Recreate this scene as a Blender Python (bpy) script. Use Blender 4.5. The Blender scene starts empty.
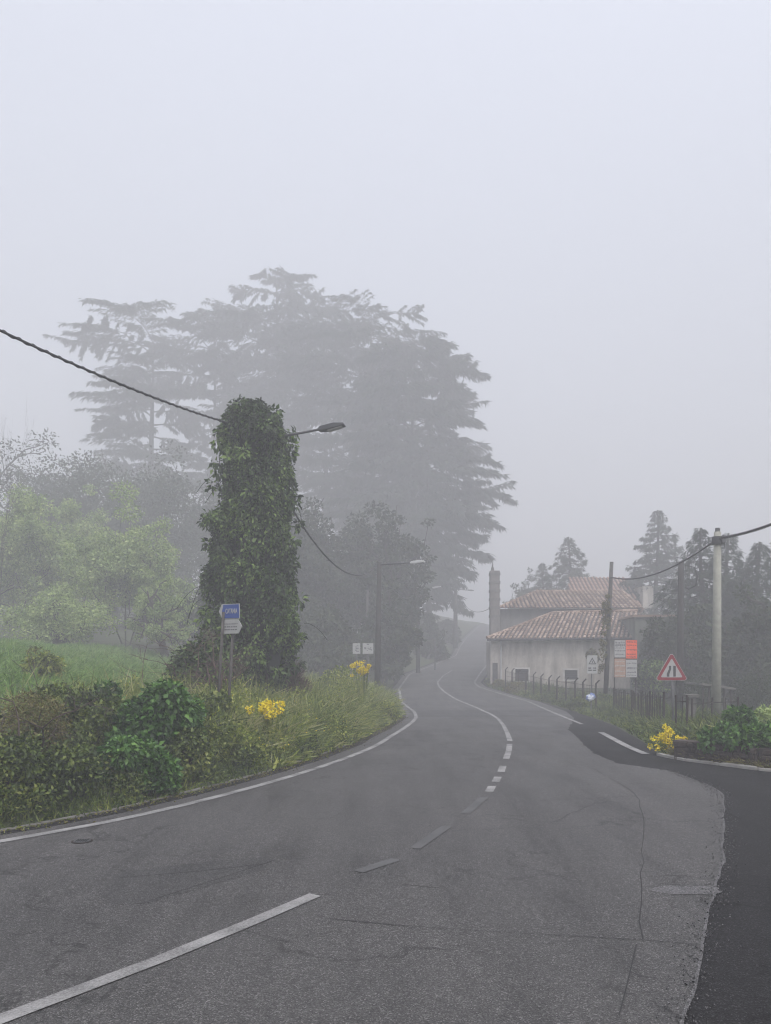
import bpy, math, random
import numpy as np
from mathutils import Vector, Matrix

sc = bpy.context.scene
col = sc.collection
FP, CX, HY, HC = 760.0, 385.5, 655.0, 1.7      # focal length in px, optical centre column, horizon row, eye height

# ------------------------------------------------------------------ terrain profile
ZK = np.array([(-60, 0), (0, 0), (8, 0), (12.3, 0), (15.5, -.03), (23, -.33), (29, -.47), (36, -.43), (43, -.11), (50, .32),
               (58, .94), (67, 1.7), (84, 3.36), (108, 5.9), (122, 6.6), (150, 6.9), (400, 6.9)], float)
_yy = np.linspace(-60, 400, 4601)
_zz = np.interp(_yy, ZK[:, 0], ZK[:, 1])
_k = np.hanning(41); _k /= _k.sum()
_zz = np.convolve(np.pad(_zz, 20, mode='edge'), _k, mode='valid')
def zr(y): return np.interp(y, _yy, _zz)
def depth_on_road(py):
    ys = np.linspace(3, 122, 6000)
    rows = HY + (HC - zr(ys)) * FP / ys
    return float(ys[np.argmax(rows <= py)])
def at(px, py, D): return Vector(((px - CX) / FP * D, D, HC - (py - HY) / FP * D))
def road_pt(px, py):
    D = depth_on_road(py); return ((px - CX) / FP * D, D)

def knots(pts): a = np.array(sorted(pts)); return a[:, 0], a[:, 1]
LW = [(d, x) for x, d in [road_pt(*p) for p in [(0, 843), (75, 830), (150, 815), (230, 795), (300, 775), (345, 760), (380, 745), (404, 729)]]]
LW += [(25, 1.02), (29, 1.1), (34, .72), (42, .75), (51, 1.6), (61, 4.6), (66, 6.1), (76, 7.5), (86, 9.1), (108, 13.4), (125, 18), (-8, -16), (0, -9.4), (3.5, -6.3)]
LWk = knots(LW)
def Lx(y): return np.interp(y, *LWk)                      # left white line
RL = [(108, 22), (84, 14), (58.7, 7.9), (52, 6.5), (45.5, 5.3), (43, 5.25), (40, 5.7), (35.4, 6.55), (29, 6.3), (23, 5.75), (20.6, 5.45)]
RLk = knots(RL)
RB = [(125, 27), (108, 22.5), (84, 14.6), (58.7, 8.4), (45.5, 5.8), (43, 5.75), (40, 6.2), (35, 7.1), (29, 7.2), (23, 6.6), (20.5, 6.2), (17, 5.45), (14.4, 4.95),
      (12.7, 4.62), (12.2, 4.78), (11.2, 5.45), (10.9, 5.8), (9.6, 34), (-8, 34)]
RBk = knots(RB)
def Rx(y): return np.interp(y, *RBk)                      # right edge of the asphalt
def hl(d):                                                # bank left of the road
    d = np.maximum(d, 0)
    return .30 * np.clip((d - .35) / 1.2, 0, 1) + .10 * np.clip(d - 1.5, 0, 2.5) + .2 * np.clip(d - 4, 0, 9) + .03 * np.clip(d - 13, 0, 60)
def hr(d, y):
    d = np.maximum(d, 0)
    return .22 * np.clip((d - .55) / .25, 0, 1) * np.clip((15 - y) / 2, 0, 1) + .02 * np.clip(d - 1, 0, 30)
def gz(x, y):
    x = np.asarray(x, float); y = np.asarray(y, float)
    n = .03 * np.sin(x * 1.7 + y * .9) + .03 * np.sin(y * 2.1 - x * 1.1)
    dl, dr = Lx(y) - .45 - x, x - Rx(y)
    return zr(y) + hl(dl) + hr(dr, y) + np.where(dl > 1, n, 0)

# ------------------------------------------------------------------ helpers
def tag(o, label=None, cat=None, group=None, kind=None):
    for k, v in (('label', label), ('category', cat), ('group', group), ('kind', kind)):
        if v: o[k] = v
    return o
def thing(name, label, cat, loc=(0, 0, 0), group=None):
    o = bpy.data.objects.new(name, None); col.objects.link(o); o.location = loc; o.empty_display_size = .2
    return tag(o, label, cat, group)
def wloc(o):
    v = Vector((0, 0, 0))
    while o: v += o.location; o = o.parent
    return v
def link(name, me, mat, parent=None, smooth=False):
    me.name = name
    o = bpy.data.objects.new(name, me); col.objects.link(o)
    if mat: me.materials.append(mat)
    if parent:
        o.parent = parent
        me.transform(Matrix.Translation(-wloc(parent)))
    if smooth: me.polygons.foreach_set('use_smooth', [True] * len(me.polygons))
    return o
class MB:
    def __init__(s): s.v = []; s.f = []
    def add(s, vs, fs):
        n = len(s.v); s.v += [tuple(v) for v in vs]; s.f += [tuple(i + n for i in f) for f in fs]
    def box(s, c, size, rz=0, ry=0, rx=0):
        M = Matrix.Translation(c) @ Matrix.Rotation(rz, 4, 'Z') @ Matrix.Rotation(ry, 4, 'Y') @ Matrix.Rotation(rx, 4, 'X')
        x, y, z = (a / 2 for a in size)
        vs = [M @ Vector((a * x, b * y, c_ * z)) for a in (-1, 1) for b in (-1, 1) for c_ in (-1, 1)]
        s.add(vs, [(0, 1, 3, 2), (4, 6, 7, 5), (0, 4, 5, 1), (2, 3, 7, 6), (0, 2, 6, 4), (1, 5, 7, 3)]); return s
    def tube(s, pts, rad, n=8, cap=True):
        pts = [Vector(p) for p in pts]; m = len(pts)
        if not hasattr(rad, '__len__'): rad = [rad] * m
        vs = []
        for i, p in enumerate(pts):
            t = (pts[min(i + 1, m - 1)] - pts[max(i - 1, 0)])
            t = t.normalized() if t.length > 1e-9 else Vector((0, 0, 1))
            a = Vector((1, 0, 0)) if abs(t.x) < .8 else Vector((0, 1, 0))
            u = t.cross(a).normalized(); w = t.cross(u)
            for k in range(n):
                an = 2 * math.pi * k / n
                vs.append(p + (u * math.cos(an) + w * math.sin(an)) * rad[i])
        fs = [(i * n + k, i * n + (k + 1) % n, (i + 1) * n + (k + 1) % n, (i + 1) * n + k) for i in range(m - 1) for k in range(n)]
        if cap: fs += [tuple(range(n - 1, -1, -1)), tuple(range((m - 1) * n, m * n))]
        s.add(vs, fs); return s
    def prism(s, poly, O, U, W, th):                     # poly in the (U,W) plane at O, thickness th along UxW
        O, U, W = Vector(O), Vector(U).normalized(), Vector(W).normalized(); N = U.cross(W); n = len(poly)
        vs = [O + U * a + W * b + N * (th / 2) for a, b in poly] + [O + U * a + W * b - N * (th / 2) for a, b in poly]
        s.add(vs, [tuple(range(n)), tuple(range(2 * n - 1, n - 1, -1))] + [(i, i + n, (i + 1) % n + n, (i + 1) % n) for i in range(n)]); return s
    def build(s, name, mat, parent=None, smooth=False, bevel=0):
        me = bpy.data.meshes.new(name); me.from_pydata(s.v, [], s.f); me.update()
        o = link(name, me, mat, parent, smooth)
        if bevel:
            b = o.modifiers.new('bevel', 'BEVEL'); b.width = bevel; b.segments = 2; b.limit_method = 'ANGLE'
        return o
def np_mesh(name, V, F):
    me = bpy.data.meshes.new(name); V = np.ascontiguousarray(V, np.float32); F = np.ascontiguousarray(F, np.int32)
    k = F.shape[1]
    me.vertices.add(len(V)); me.vertices.foreach_set('co', V.ravel())
    me.loops.add(F.size); me.loops.foreach_set('vertex_index', F.ravel())
    me.polygons.add(len(F)); me.polygons.foreach_set('loop_start', np.arange(0, F.size, k, dtype=np.int32))
    me.polygons.foreach_set('loop_total', np.full(len(F), k, np.int32))
    me.update(calc_edges=True); me.validate(); return me
def nrm(a): return a / np.maximum(np.linalg.norm(a, axis=1, keepdims=True), 1e-9)
def card_arrays(P, D, U, L, W, fold=.25):
    D = nrm(D); S = nrm(np.cross(D, U)); N = np.cross(S, D)
    L = np.broadcast_to(L, (len(P),))[:, None]; W = np.broadcast_to(W, (len(P),))[:, None]
    mid = P + D * L * .42 + N * W * fold
    V = np.stack([P, mid + S * W / 2, P + D * L, mid - S * W / 2], 1).reshape(-1, 3)
    b = np.arange(len(P))[:, None] * 4
    F = np.concatenate([b + [0, 1, 2], b + [0, 2, 3]], 1).reshape(-1, 3)
    return V, F
def cards(name, P, D, U, L, W, mat, parent=None, fold=.25):
    V, F = card_arrays(P, D, U, L, W, fold)
    return link(name, np_mesh(name, V, F), mat, parent)
def leaves_on_clumps(rng, C, R, n, size, down=.6, jit=.7, out=1.0, ratio=.6, inner=.7):
    """n leaves on the shells of the clumps C (k,3) with radii R (k,3)"""
    C = np.asarray(C, float); R = np.asarray(R, float)
    if R.ndim == 1: R = np.repeat(R[:, None], 3, 1)
    w = (R.prod(1)) ** (2 / 3); idx = rng.choice(len(C), n, p=w / w.sum())
    d = nrm(rng.normal(size=(n, 3))); r = inner + (1.08 - inner) * rng.random(n) ** .6
    P = C[idx] + d * R[idx] * r[:, None]
    D = d * out + rng.normal(size=(n, 3)) * jit; D[:, 2] -= down
    L = size * (.6 + .8 * rng.random(n))
    return P, D, d + rng.normal(size=(n, 3)) * .4, L, L * ratio

# ------------------------------------------------------------------ materials
def mat_new(name):
    m = bpy.data.materials.new(name); m.use_nodes = True; nt = m.node_tree
    return m, nt, nt.nodes['Principled BSDF']
def N(nt, t, **kw):
    n = nt.nodes.new(t)
    for k, v in kw.items():
        if k in n.inputs: n.inputs[k].default_value = v
        else: setattr(n, k, v)
    return n
def ramp(nt, fac, stops):
    r = nt.nodes.new('ShaderNodeValToRGB'); e = r.color_ramp.elements
    while len(e) < len(stops): e.new(.5)
    for q, (p, c) in zip(e, stops): q.position = p; q.color = (*c, 1)
    nt.links.new(fac, r.inputs['Fac']); return r.outputs['Color']
def pos(nt, scale=(1, 1, 1)):
    g = nt.nodes.new('ShaderNodeNewGeometry'); m = N(nt, 'ShaderNodeMapping'); m.inputs['Scale'].default_value = scale
    nt.links.new(g.outputs['Position'], m.inputs['Vector']); return m.outputs['Vector']
def noise(nt, scale, detail=4, rough=.6, vec=None):
    n = N(nt, 'ShaderNodeTexNoise'); n.inputs['Scale'].default_value = scale; n.inputs['Detail'].default_value = detail
    n.inputs['Roughness'].default_value = rough
    nt.links.new(vec or pos(nt), n.inputs['Vector']); return n.outputs['Fac']
def mixc(nt, fac, a, b, blend='MIX'):
    m = nt.nodes.new('ShaderNodeMix'); m.data_type = 'RGBA'; m.blend_type = blend
    for s, v in ((m.inputs[0], fac), (m.inputs[6], a), (m.inputs[7], b)):
        if hasattr(v, 'links') or hasattr(v, 'is_linked'): nt.links.new(v, s)
        else: s.default_value = v if isinstance(v, (int, float)) else (*v, 1)
    return m.outputs[2]
def bump(nt, b, h, strength=.3, dist=.02):
    n = N(nt, 'ShaderNodeBump'); n.inputs['Strength'].default_value = strength; n.inputs['Distance'].default_value = dist
    nt.links.new(h, n.inputs['Height']); nt.links.new(n.outputs['Normal'], b.inputs['Normal'])
def simple(name, c, rough=.7, metal=0, var=.2, scale=3, c2=None, bmp=0):
    m, nt, b = mat_new(name)
    c2 = c2 or tuple(x * (1 - var) for x in c)
    f = noise(nt, scale, 5, .65)
    nt.links.new(ramp(nt, f, [(.35, c2), (.65, c)]), b.inputs['Base Color'])
    b.inputs['Roughness'].default_value = rough; b.inputs['Metallic'].default_value = metal
    if bmp: bump(nt, b, noise(nt, scale * 8, 4), bmp)
    return m
def leafmat(name, cs, transl=.35, rough=.55, patch=1.2):
    m, nt, b = mat_new(name)
    g = nt.nodes.new('ShaderNodeNewGeometry')
    f = N(nt, 'ShaderNodeMath', operation='MULTIPLY_ADD'); f.inputs[1].default_value = .6
    nt.links.new(g.outputs['Random Per Island'], f.inputs[0])
    nz = N(nt, 'ShaderNodeMath', operation='MULTIPLY_ADD'); nt.links.new(noise(nt, patch, 2), nz.inputs[0]); nz.inputs[1].default_value = 1.1; nz.inputs[2].default_value = -.35
    nt.links.new(nz.outputs[0], f.inputs[2])
    n = len(cs); c = ramp(nt, f.outputs[0], [((i + .5) / n * .9 + .05, x) for i, x in enumerate(cs)])
    nt.links.new(c, b.inputs['Base Color']); b.inputs['Roughness'].default_value = rough; b.inputs['Specular IOR Level'].default_value = .35
    transl *= .6; t = N(nt, 'ShaderNodeBsdfTranslucent'); nt.links.new(mixc(nt, 1.0, c, (1.3, 1.5, .7), 'MULTIPLY'), t.inputs['Color'])
    mx = N(nt, 'ShaderNodeMixShader'); mx.inputs[0].default_value = transl
    nt.links.new(b.outputs[0], mx.inputs[1]); nt.links.new(t.outputs[0], mx.inputs[2])
    nt.links.new(mx.outputs[0], nt.nodes['Material Output'].inputs['Surface']); return m

def asphalt(name, lo, hi, speck, rough=.62, spec=.25):
    m, nt, b = mat_new(name)
    big = noise(nt, .35, 5, .6); pm = pos(nt, (2.4, .30, 1)); nt.nodes[-1].inputs['Rotation'].default_value = (0, 0, math.radians(22)); st = noise(nt, 1.0, 5, .65, pm)
    f = N(nt, 'ShaderNodeMath', operation='MULTIPLY_ADD'); nt.links.new(st, f.inputs[0]); f.inputs[1].default_value = .62
    g = N(nt, 'ShaderNodeMath', operation='MULTIPLY'); nt.links.new(big, g.inputs[0]); g.inputs[1].default_value = .6; nt.links.new(g.outputs[0], f.inputs[2])
    base = ramp(nt, f.outputs[0], [(.45, lo), (.56, tuple((a + b) / 2 for a, b in zip(lo, hi))), (.78, hi)])
    v = N(nt, 'ShaderNodeTexVoronoi'); v.inputs['Scale'].default_value = 150; nt.links.new(pos(nt), v.inputs['Vector'])
    s1 = ramp(nt, v.outputs['Color'], [(.2, (.42, .42, .42)), (.72, (1.0, 1.0, 1.0)), (.93, (speck,) * 3)])
    fine = ramp(nt, noise(nt, 30, 6, .75), [(.3, (.82, .82, .82)), (.7, (1.18, 1.18, 1.18))])
    c = mixc(nt, 1.0, mixc(nt, 1.0, base, s1, 'MULTIPLY'), fine, 'MULTIPLY')
    cr = ramp(nt, noise(nt, 5, 8, .8), [(.32, (.55, .55, .55)), (.40, (1, 1, 1))])
    c = mixc(nt, 1.0, c, cr, 'MULTIPLY')
    # hairline cracks: edges of big warped cells, broken up by noise
    w = N(nt, 'ShaderNodeTexNoise'); w.inputs['Scale'].default_value = 1.4; w.inputs['Detail'].default_value = 6; nt.links.new(pos(nt), w.inputs['Vector'])
    va = N(nt, 'ShaderNodeVectorMath', operation='MULTIPLY_ADD'); nt.links.new(w.outputs['Color'], va.inputs[0]); va.inputs[1].default_value = (.9, .9, 0); nt.links.new(pos(nt, (.30, .55, 1)), va.inputs[2])
    ve = N(nt, 'ShaderNodeTexVoronoi', feature='DISTANCE_TO_EDGE'); ve.inputs['Scale'].default_value = 1.0; nt.links.new(va.outputs[0], ve.inputs['Vector'])
    ck = ramp(nt, ve.outputs['Distance'], [(.0, (.48, .48, .48)), (.012, (1, 1, 1))])
    br = ramp(nt, noise(nt, .9, 3), [(.46, (0, 0, 0)), (.54, (1, 1, 1))])
    c = mixc(nt, br, c, mixc(nt, 1.0, c, ck, 'MULTIPLY'))
    nt.links.new(c, b.inputs['Base Color']); b.inputs['Specular IOR Level'].default_value = spec
    rr = ramp(nt, big, [(.3, (rough - .12,) * 3), (.7, (rough + .12,) * 3)]); nt.links.new(rr, b.inputs['Roughness'])
    bump(nt, b, v.outputs['Distance'], .5, .006); return m

M = {}
M['asphalt_old'] = asphalt('worn_asphalt', (.044, .0425, .042), (.094, .091, .089), 2.2)
M['asphalt_new'] = asphalt('dark_asphalt', (.012, .012, .013), (.027, .026, .027), 2.6, .8, .12)
M['asphalt_patch'] = asphalt('patch_asphalt', (.042, .041, .041), (.074, .072, .071), 2.0)
M['asphalt_pale'] = asphalt('pale_asphalt', (.085, .083, .085), (.14, .137, .138), 1.8)
M['crack'] = simple('crack_tar', (.018, .018, .018), .8)
def paintmat():
    m, nt, b = mat_new('worn_road_paint')
    f = noise(nt, 60, 6, .85); f2 = noise(nt, 2.5, 4, .6)
    a = N(nt, 'ShaderNodeMath', operation='MULTIPLY_ADD'); nt.links.new(f2, a.inputs[0]); a.inputs[1].default_value = .7; nt.links.new(f, a.inputs[2])
    nt.links.new(ramp(nt, a.outputs[0], [(.68, (.06, .06, .06)), (.77, (.12, .118, .116)), (.87, (.20, .197, .193)), (1.0, (.28, .275, .27))]), b.inputs['Base Color'])
    b.inputs['Roughness'].default_value = .7; return m
M['paint'] = paintmat()
def paint_faint():
    m = paintmat(); m.name = 'almost_gone_paint'
    for n in m.node_tree.nodes:
        if n.type == 'VALTORGB':
            for e, v in zip(n.color_ramp.elements, (.045, .055, .07, .09)): e.color = (v, v, v, 1)
    return m
M['paint_faint'] = paint_faint()
def groundmat():
    m, nt, b = mat_new('grassy_earth')
    f = noise(nt, 1.2, 8, .7)
    c = ramp(nt, f, [(.3, (.035, .045, .018)), (.5, (.05, .065, .022)), (.7, (.075, .07, .035))])
    nt.links.new(mixc(nt, noise(nt, 25, 4), c, mixc(nt, 1.0, c, (.5, .5, .5), 'MULTIPLY')), b.inputs['Base Color']); b.inputs['Roughness'].default_value = .95
    bump(nt, b, f, .6, .08); return m
M['ground'] = groundmat()
M['kerb'] = simple('weathered_kerb_concrete', (.14, .135, .12), .85, var=.5, scale=4, bmp=.3)
M['concrete_pole'] = simple('pale_concrete', (.31, .31, .265), .85, var=.25, scale=6, bmp=.3)
M['wood_pole'] = simple('grey_weathered_wood', (.085, .08, .075), .9, var=.45, scale=5, bmp=.4)
M['dark_pole'] = simple('dark_tarred_wood', (.045, .042, .040), .9, var=.4, scale=5, bmp=.4)
M['galv'] = simple('galvanised_steel', (.13, .132, .135), .6, .3, var=.3, scale=9)
M['dark_metal'] = simple('dark_painted_metal', (.05, .052, .055), .5, .3)
M['lamp_grey'] = simple('grey_lamp_housing', (.16, .165, .17), .45, .2)
M['lamp_pale'] = simple('pale_lamp_housing', (.5, .5, .5), .45, .1)
M['lens'] = simple('lamp_glass', (.35, .35, .33), .2)
M['cable'] = simple('black_cable', (.025, .025, .027), .6)
M['blue'] = simple('blue_sign_face', (.035, .075, .27), .4, var=.15)
M['white'] = simple('white_sign_face', (.38, .38, .375), .45, var=.15, scale=8)
M['ink'] = simple('black_sign_ink', (.03, .03, .032), .5)
M['greyink'] = simple('faded_ink', (.13, .13, .14), .6)
M['red'] = simple('red_sign_border', (.24, .015, .025), .4, var=.2)
M['orange'] = simple('orange_poster', (.85, .10, .02), .6, var=.25, scale=4)
M['salmon'] = simple('faded_orange_print', (.40, .25, .18), .7, var=.3, scale=10)
M['dull_orange'] = simple('dark_orange_print', (.33, .03, .015), .7, var=.3, scale=10)
M['signback'] = simple('dark_sign_back', (.010, .014, .013), .6, .0)
def plaster(name, c, dirt, top=2.6):
    m, nt, b = mat_new(name)
    st = noise(nt, 1.0, 6, .7, pos(nt, (1.6, 1.6, .35))); f = noise(nt, 9, 6, .7)
    c1 = ramp(nt, st, [(.35, dirt), (.62, c)])
    nt.links.new(mixc(nt, 1.0, c1, ramp(nt, f, [(.3, (.85, .85, .85)), (.7, (1.08, 1.08, 1.08))]), 'MULTIPLY'), b.inputs['Base Color'])
    b.inputs['Roughness'].default_value = .9; bump(nt, b, f, .3, .02); return m
M['plaster'] = plaster('stained_cream_plaster', (.50, .46, .41), (.26, .235, .21))
M['chimney'] = plaster('sooty_plaster', (.20, .185, .175), (.12, .11, .105))
M['plaster_dark'] = plaster('dark_grey_plaster', (.17, .165, .16), (.09, .09, .085))
M['wall_moss'] = plaster('mossy_render', (.16, .165, .14), (.07, .08, .06))
def tilemat(name, cs):
    m, nt, b = mat_new(name)
    g = nt.nodes.new('ShaderNodeNewGeometry')
    f = N(nt, 'ShaderNodeMath', operation='MULTIPLY_ADD'); f.inputs[1].default_value = .75
    nt.links.new(g.outputs['Random Per Island'], f.inputs[0])
    a = N(nt, 'ShaderNodeMath', operation='MULTIPLY'); nt.links.new(noise(nt, 3, 5, .7), a.inputs[0]); a.inputs[1].default_value = .35; nt.links.new(a.outputs[0], f.inputs[2])
    nt.links.new(ramp(nt, f.outputs[0], [(i / (len(cs) - 1), c) for i, c in enumerate(cs)]), b.inputs['Base Color'])
    b.inputs['Roughness'].default_value = .85; return m
M['tile'] = tilemat('weathered_terracotta', [(.09, .06, .047), (.18, .115, .085), (.27, .185, .14), (.42, .32, .26)])
M['tile_pink'] = tilemat('pink_terracotta', [(.24, .145, .115), (.31, .19, .15), (.36, .23, .18)])
M['frame_pale'] = simple('pale_window_surround', (.55, .53, .50), .8)
M['kerb_pale'] = simple('pale_kerb_stone', (.34, .33, .31), .85, var=.35, scale=4)
M['ivy_core'] = simple('painted_ivy_core_shade', (.018, .024, .012), .95, var=.5, scale=9)  # near-black: the shade inside the ivy is put into this colour
M['bark'] = simple('dark_bark', (.06, .052, .045), .95, var=.5, scale=6, bmp=.5)
M['twig'] = simple('dry_twig', (.085, .062, .055), .95, var=.4)
M['brown_twig'] = simple('reddish_dead_stems', (.12, .075, .065), .95, var=.5, scale=8)
M['rust'] = simple('rusty_iron', (.035, .025, .022), .8, .3, var=.4)
M['stone'] = simple('dark_volcanic_stone', (.065, .05, .042), .95, var=.55, scale=5, bmp=.8)
M['ivy'] = leafmat('ivy_leaf', [(.006, .014, .004), (.022, .042, .009), (.055, .10, .022), (.17, .25, .06)], .3)  # palest tone painted as sky-lit leaf highlights, darkest as shaded gaps
M['ivy_dark'] = leafmat('dark_ivy_leaf', [(.010, .030, .006), (.03, .085, .012), (.055, .135, .02), (.12, .235, .045)], .28)
M['bramble'] = leafmat('bramble_leaf', [(.018, .03, .008), (.045, .072, .014), (.09, .13, .022), (.19, .21, .05)], .3)
M['weed'] = leafmat('weed_leaf', [(.05, .075, .012), (.12, .16, .02), (.22, .26, .035), (.34, .34, .09)], .35)
M['dryweed'] = leafmat('dry_weed', [(.045, .038, .018), (.09, .08, .03), (.17, .14, .04), (.13, .16, .045)], .3)
M['grass'] = leafmat('grass_blade', [(.06, .09, .025), (.13, .17, .045), (.22, .25, .08), (.34, .31, .17)], .35)
M['hillgrass'] = leafmat('hill_grass_blade', [(.06, .13, .025), (.11, .21, .04), (.16, .27, .06), (.22, .29, .10)], .4)
M['spring'] = leafmat('pale_spring_leaf', [(.08, .13, .04), (.16, .23, .07), (.27, .35, .12), (.42, .48, .20)], .4)
M['cedar'] = leafmat('cedar_needles', [(.020, .030, .022), (.032, .045, .030), (.045, .060, .038)], .12, .8)
M['dark_leaf'] = leafmat('dark_evergreen_leaf', [(.018, .028, .014), (.03, .045, .02), (.05, .065, .028)], .2, .7)
M['spruce'] = leafmat('spruce_needles', [(.020, .032, .022), (.032, .048, .030), (.05, .068, .042)], .15, .8)
M['yellow'] = leafmat('yellow_flower', [(.50, .36, .01), (.70, .53, .015), (.82, .68, .03)], .3)
M['whiteflower'] = leafmat('pale_flower', [(.5, .5, .4), (.65, .65, .5)], .3)

# ------------------------------------------------------------------ ground, road, markings
def sheet(name, ys, xl, xr, dz, mat, nx=12, label=None, kind='structure'):
    ys = np.asarray(ys); V = []; 
    for y, a, b in zip(ys, xl, xr):
        xs = np.linspace(a, b, nx); V.append(np.stack([xs, np.full(nx, y), np.full(nx, zr(y) + dz)], 1))
    V = np.concatenate(V); n = len(ys)
    F = [(i * nx + j, i * nx + j + 1, (i + 1) * nx + j + 1, (i + 1) * nx + j) for i in range(n - 1) for j in range(nx - 1)]
    o = link(name, np_mesh(name, V, F), mat); tag(o, kind=kind); return o
# ground: one sheet, dropped slightly under the road
gx = np.unique(np.concatenate([np.linspace(-260, -40, 23), np.linspace(-40, -14, 40), np.linspace(-14, 14, 180), np.linspace(14, 40, 40), np.linspace(40, 260, 23)]))
gy = np.unique(np.concatenate([np.linspace(-40, 0, 12), np.linspace(0, 45, 220), np.linspace(45, 125, 160), np.linspace(125, 330, 30)]))
GX, GY = np.meshgrid(gx, gy); GZ = gz(GX, GY)
inside = (GX > Lx(GY) - .62) & (GX < Rx(GY) + .1); GZ = np.where(inside, GZ - .06, GZ)
V = np.stack([GX, GY, GZ], 2).reshape(-1, 3); nx_ = len(gx)
ii, jj = np.meshgrid(np.arange(len(gy) - 1), np.arange(nx_ - 1), indexing='ij'); b0 = (ii * nx_ + jj).ravel()
tag(link('ground', np_mesh('ground', V, np.stack([b0, b0 + 1, b0 + nx_ + 1, b0 + nx_], 1)), M['ground'], smooth=True), kind='structure')

ys = np.concatenate([np.linspace(-8, 9.5, 30), np.linspace(9.6, 24, 60), np.linspace(24.3, 124, 260)])
sheet('road', ys, Lx(ys) - .6, Rx(ys) + .02, .004, M['asphalt_new'], 16)
SM = [(125, 26.9), (108, 22.4), (84, 14.5), (58.7, 8.3), (45.5, 5.7), (43, 5.65), (40, 6.1), (35, 7.0), (29, 6.9), (25, 6.2), (22, 5.4), (19, 4.55), (15.5, 3.95), (13.2, 3.62), (11.9, 3.62),
      (11.1, 4.15), (9.86, 4.2), (9.23, 4.08), (7.43, 3.31), (6.2, 2.77), (5.45, 2.36), (4.46, 1.85), (3.53, 1.39), (0, -.4), (-8, -5)]
SMk = knots(SM)
ys2 = np.unique(np.concatenate([np.linspace(-8, 24, 330), np.linspace(24, 124, 230)]))
rs = np.random.default_rng(3); wob = np.convolve(rs.normal(size=len(ys2) + 6), np.ones(7) / 7, 'valid') * .035 + rs.normal(size=len(ys2)) * .012
sheet('road_surface', ys2, Lx(ys2) - .35, np.interp(ys2, *SMk) + np.where(ys2 < 24, wob, 0), .010, M['asphalt_old'], 16)

def strip(name, pts, w, dz, mat, jitter=0, mb=None, seed=1, taper=False):
    """painted strip along world points (x, y), width w"""
    r = random.Random(seed); P = []
    for (x0, y0), (x1, y1) in zip(pts, pts[1:]):
        n = max(1, int(math.hypot(x1 - x0, y1 - y0) / .35))
        P += [(x0 + (x1 - x0) * k / n, y0 + (y1 - y0) * k / n) for k in range(n)]
    P.append(pts[-1])
    if len(P) > 6:
        if jitter and w < .05: P = [(a + r.gauss(0, .016), b + r.gauss(0, .014)) for a, b in P]
        for _ in range(0 if jitter and w < .05 else 1 if jitter else 2): P = [P[0]] + [((P[i-1][0] + 2*P[i][0] + P[i+1][0]) / 4, (P[i-1][1] + 2*P[i][1] + P[i+1][1]) / 4) for i in range(1, len(P)-1)] + [P[-1]]
    m = mb or MB(); vs = []
    for i, (x, y) in enumerate(P):
        a = P[max(i - 1, 0)]; b = P[min(i + 1, len(P) - 1)]; tx, ty = b[0] - a[0], b[1] - a[1]; l = math.hypot(tx, ty) or 1
        nx, ny = -ty / l, tx / l; jx = r.uniform(-jitter, jitter)
        ww = w * (r.uniform(.6, 1.3) if jitter else 1) / 2
        for s in (ww, -ww):
            X, Y = x + nx * s + nx * jx, y + ny * s + ny * jx; vs.append((X, Y, float(zr(Y)) + dz))
    m.add(vs, [(2 * i, 2 * i + 1, 2 * i + 3, 2 * i + 2) for i in range(len(P) - 1)])
    return m
def markings(name, segs, w, dz, mat, jitter=0):
    m = MB()
    for k, s in enumerate(segs): strip(name, s, w, dz, mat, jitter, m, seed=k + 5)
    return tag(m.build(name, mat), kind='structure')
RP = lambda *p: [road_pt(*q) for q in p]
yl = list(np.linspace(-6, 110, 200))
markings('road_edge_line', [[(float(Lx(y)), y) for y in yl]], .115, .0165, M['paint'])
markings('road_edge_line', [[(float(np.interp(y, *RLk)), y) for y in np.linspace(21.5, 100, 120)]], .115, .0165, M['paint'])
markings('road_edge_line', [RP((601, 733), (612, 739), (625, 746), (636, 751), (646, 755))], .14, .0165, M['paint'])
cl = RP((510, 742), (507, 733), (503, 725), (498.6, 719.6), (490, 714), (478, 708.5), (461, 701.7), (445, 692.6), (439, 687), (437.5, 682.5), (443, 676), (452, 670.6))
markings('road_centre_line', [cl, RP((509.5, 745), (509, 752), (506, 760)), RP((503, 767), (501, 773)), RP((498, 778), (495.5, 783)), RP((492, 787.5), (489, 793)),
                              RP((315, 897), (250, 925.5), (160, 963), (0, 1023)), [road_pt(0, 1023), (-3.6, 1.0)]], .105, .0165, M['paint'])
markings('road_centre_line', [RP((396, 861), (358, 874)), RP((484, 799), (465, 815)), RP((447, 828), (415, 850))], .10, .0160, M['paint_faint'])
markings('road_centre_line', [RP((476, 667), (481, 662)), RP((455, 716), (432, 714.5))], .1, .016, M['paint_faint'])
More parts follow.
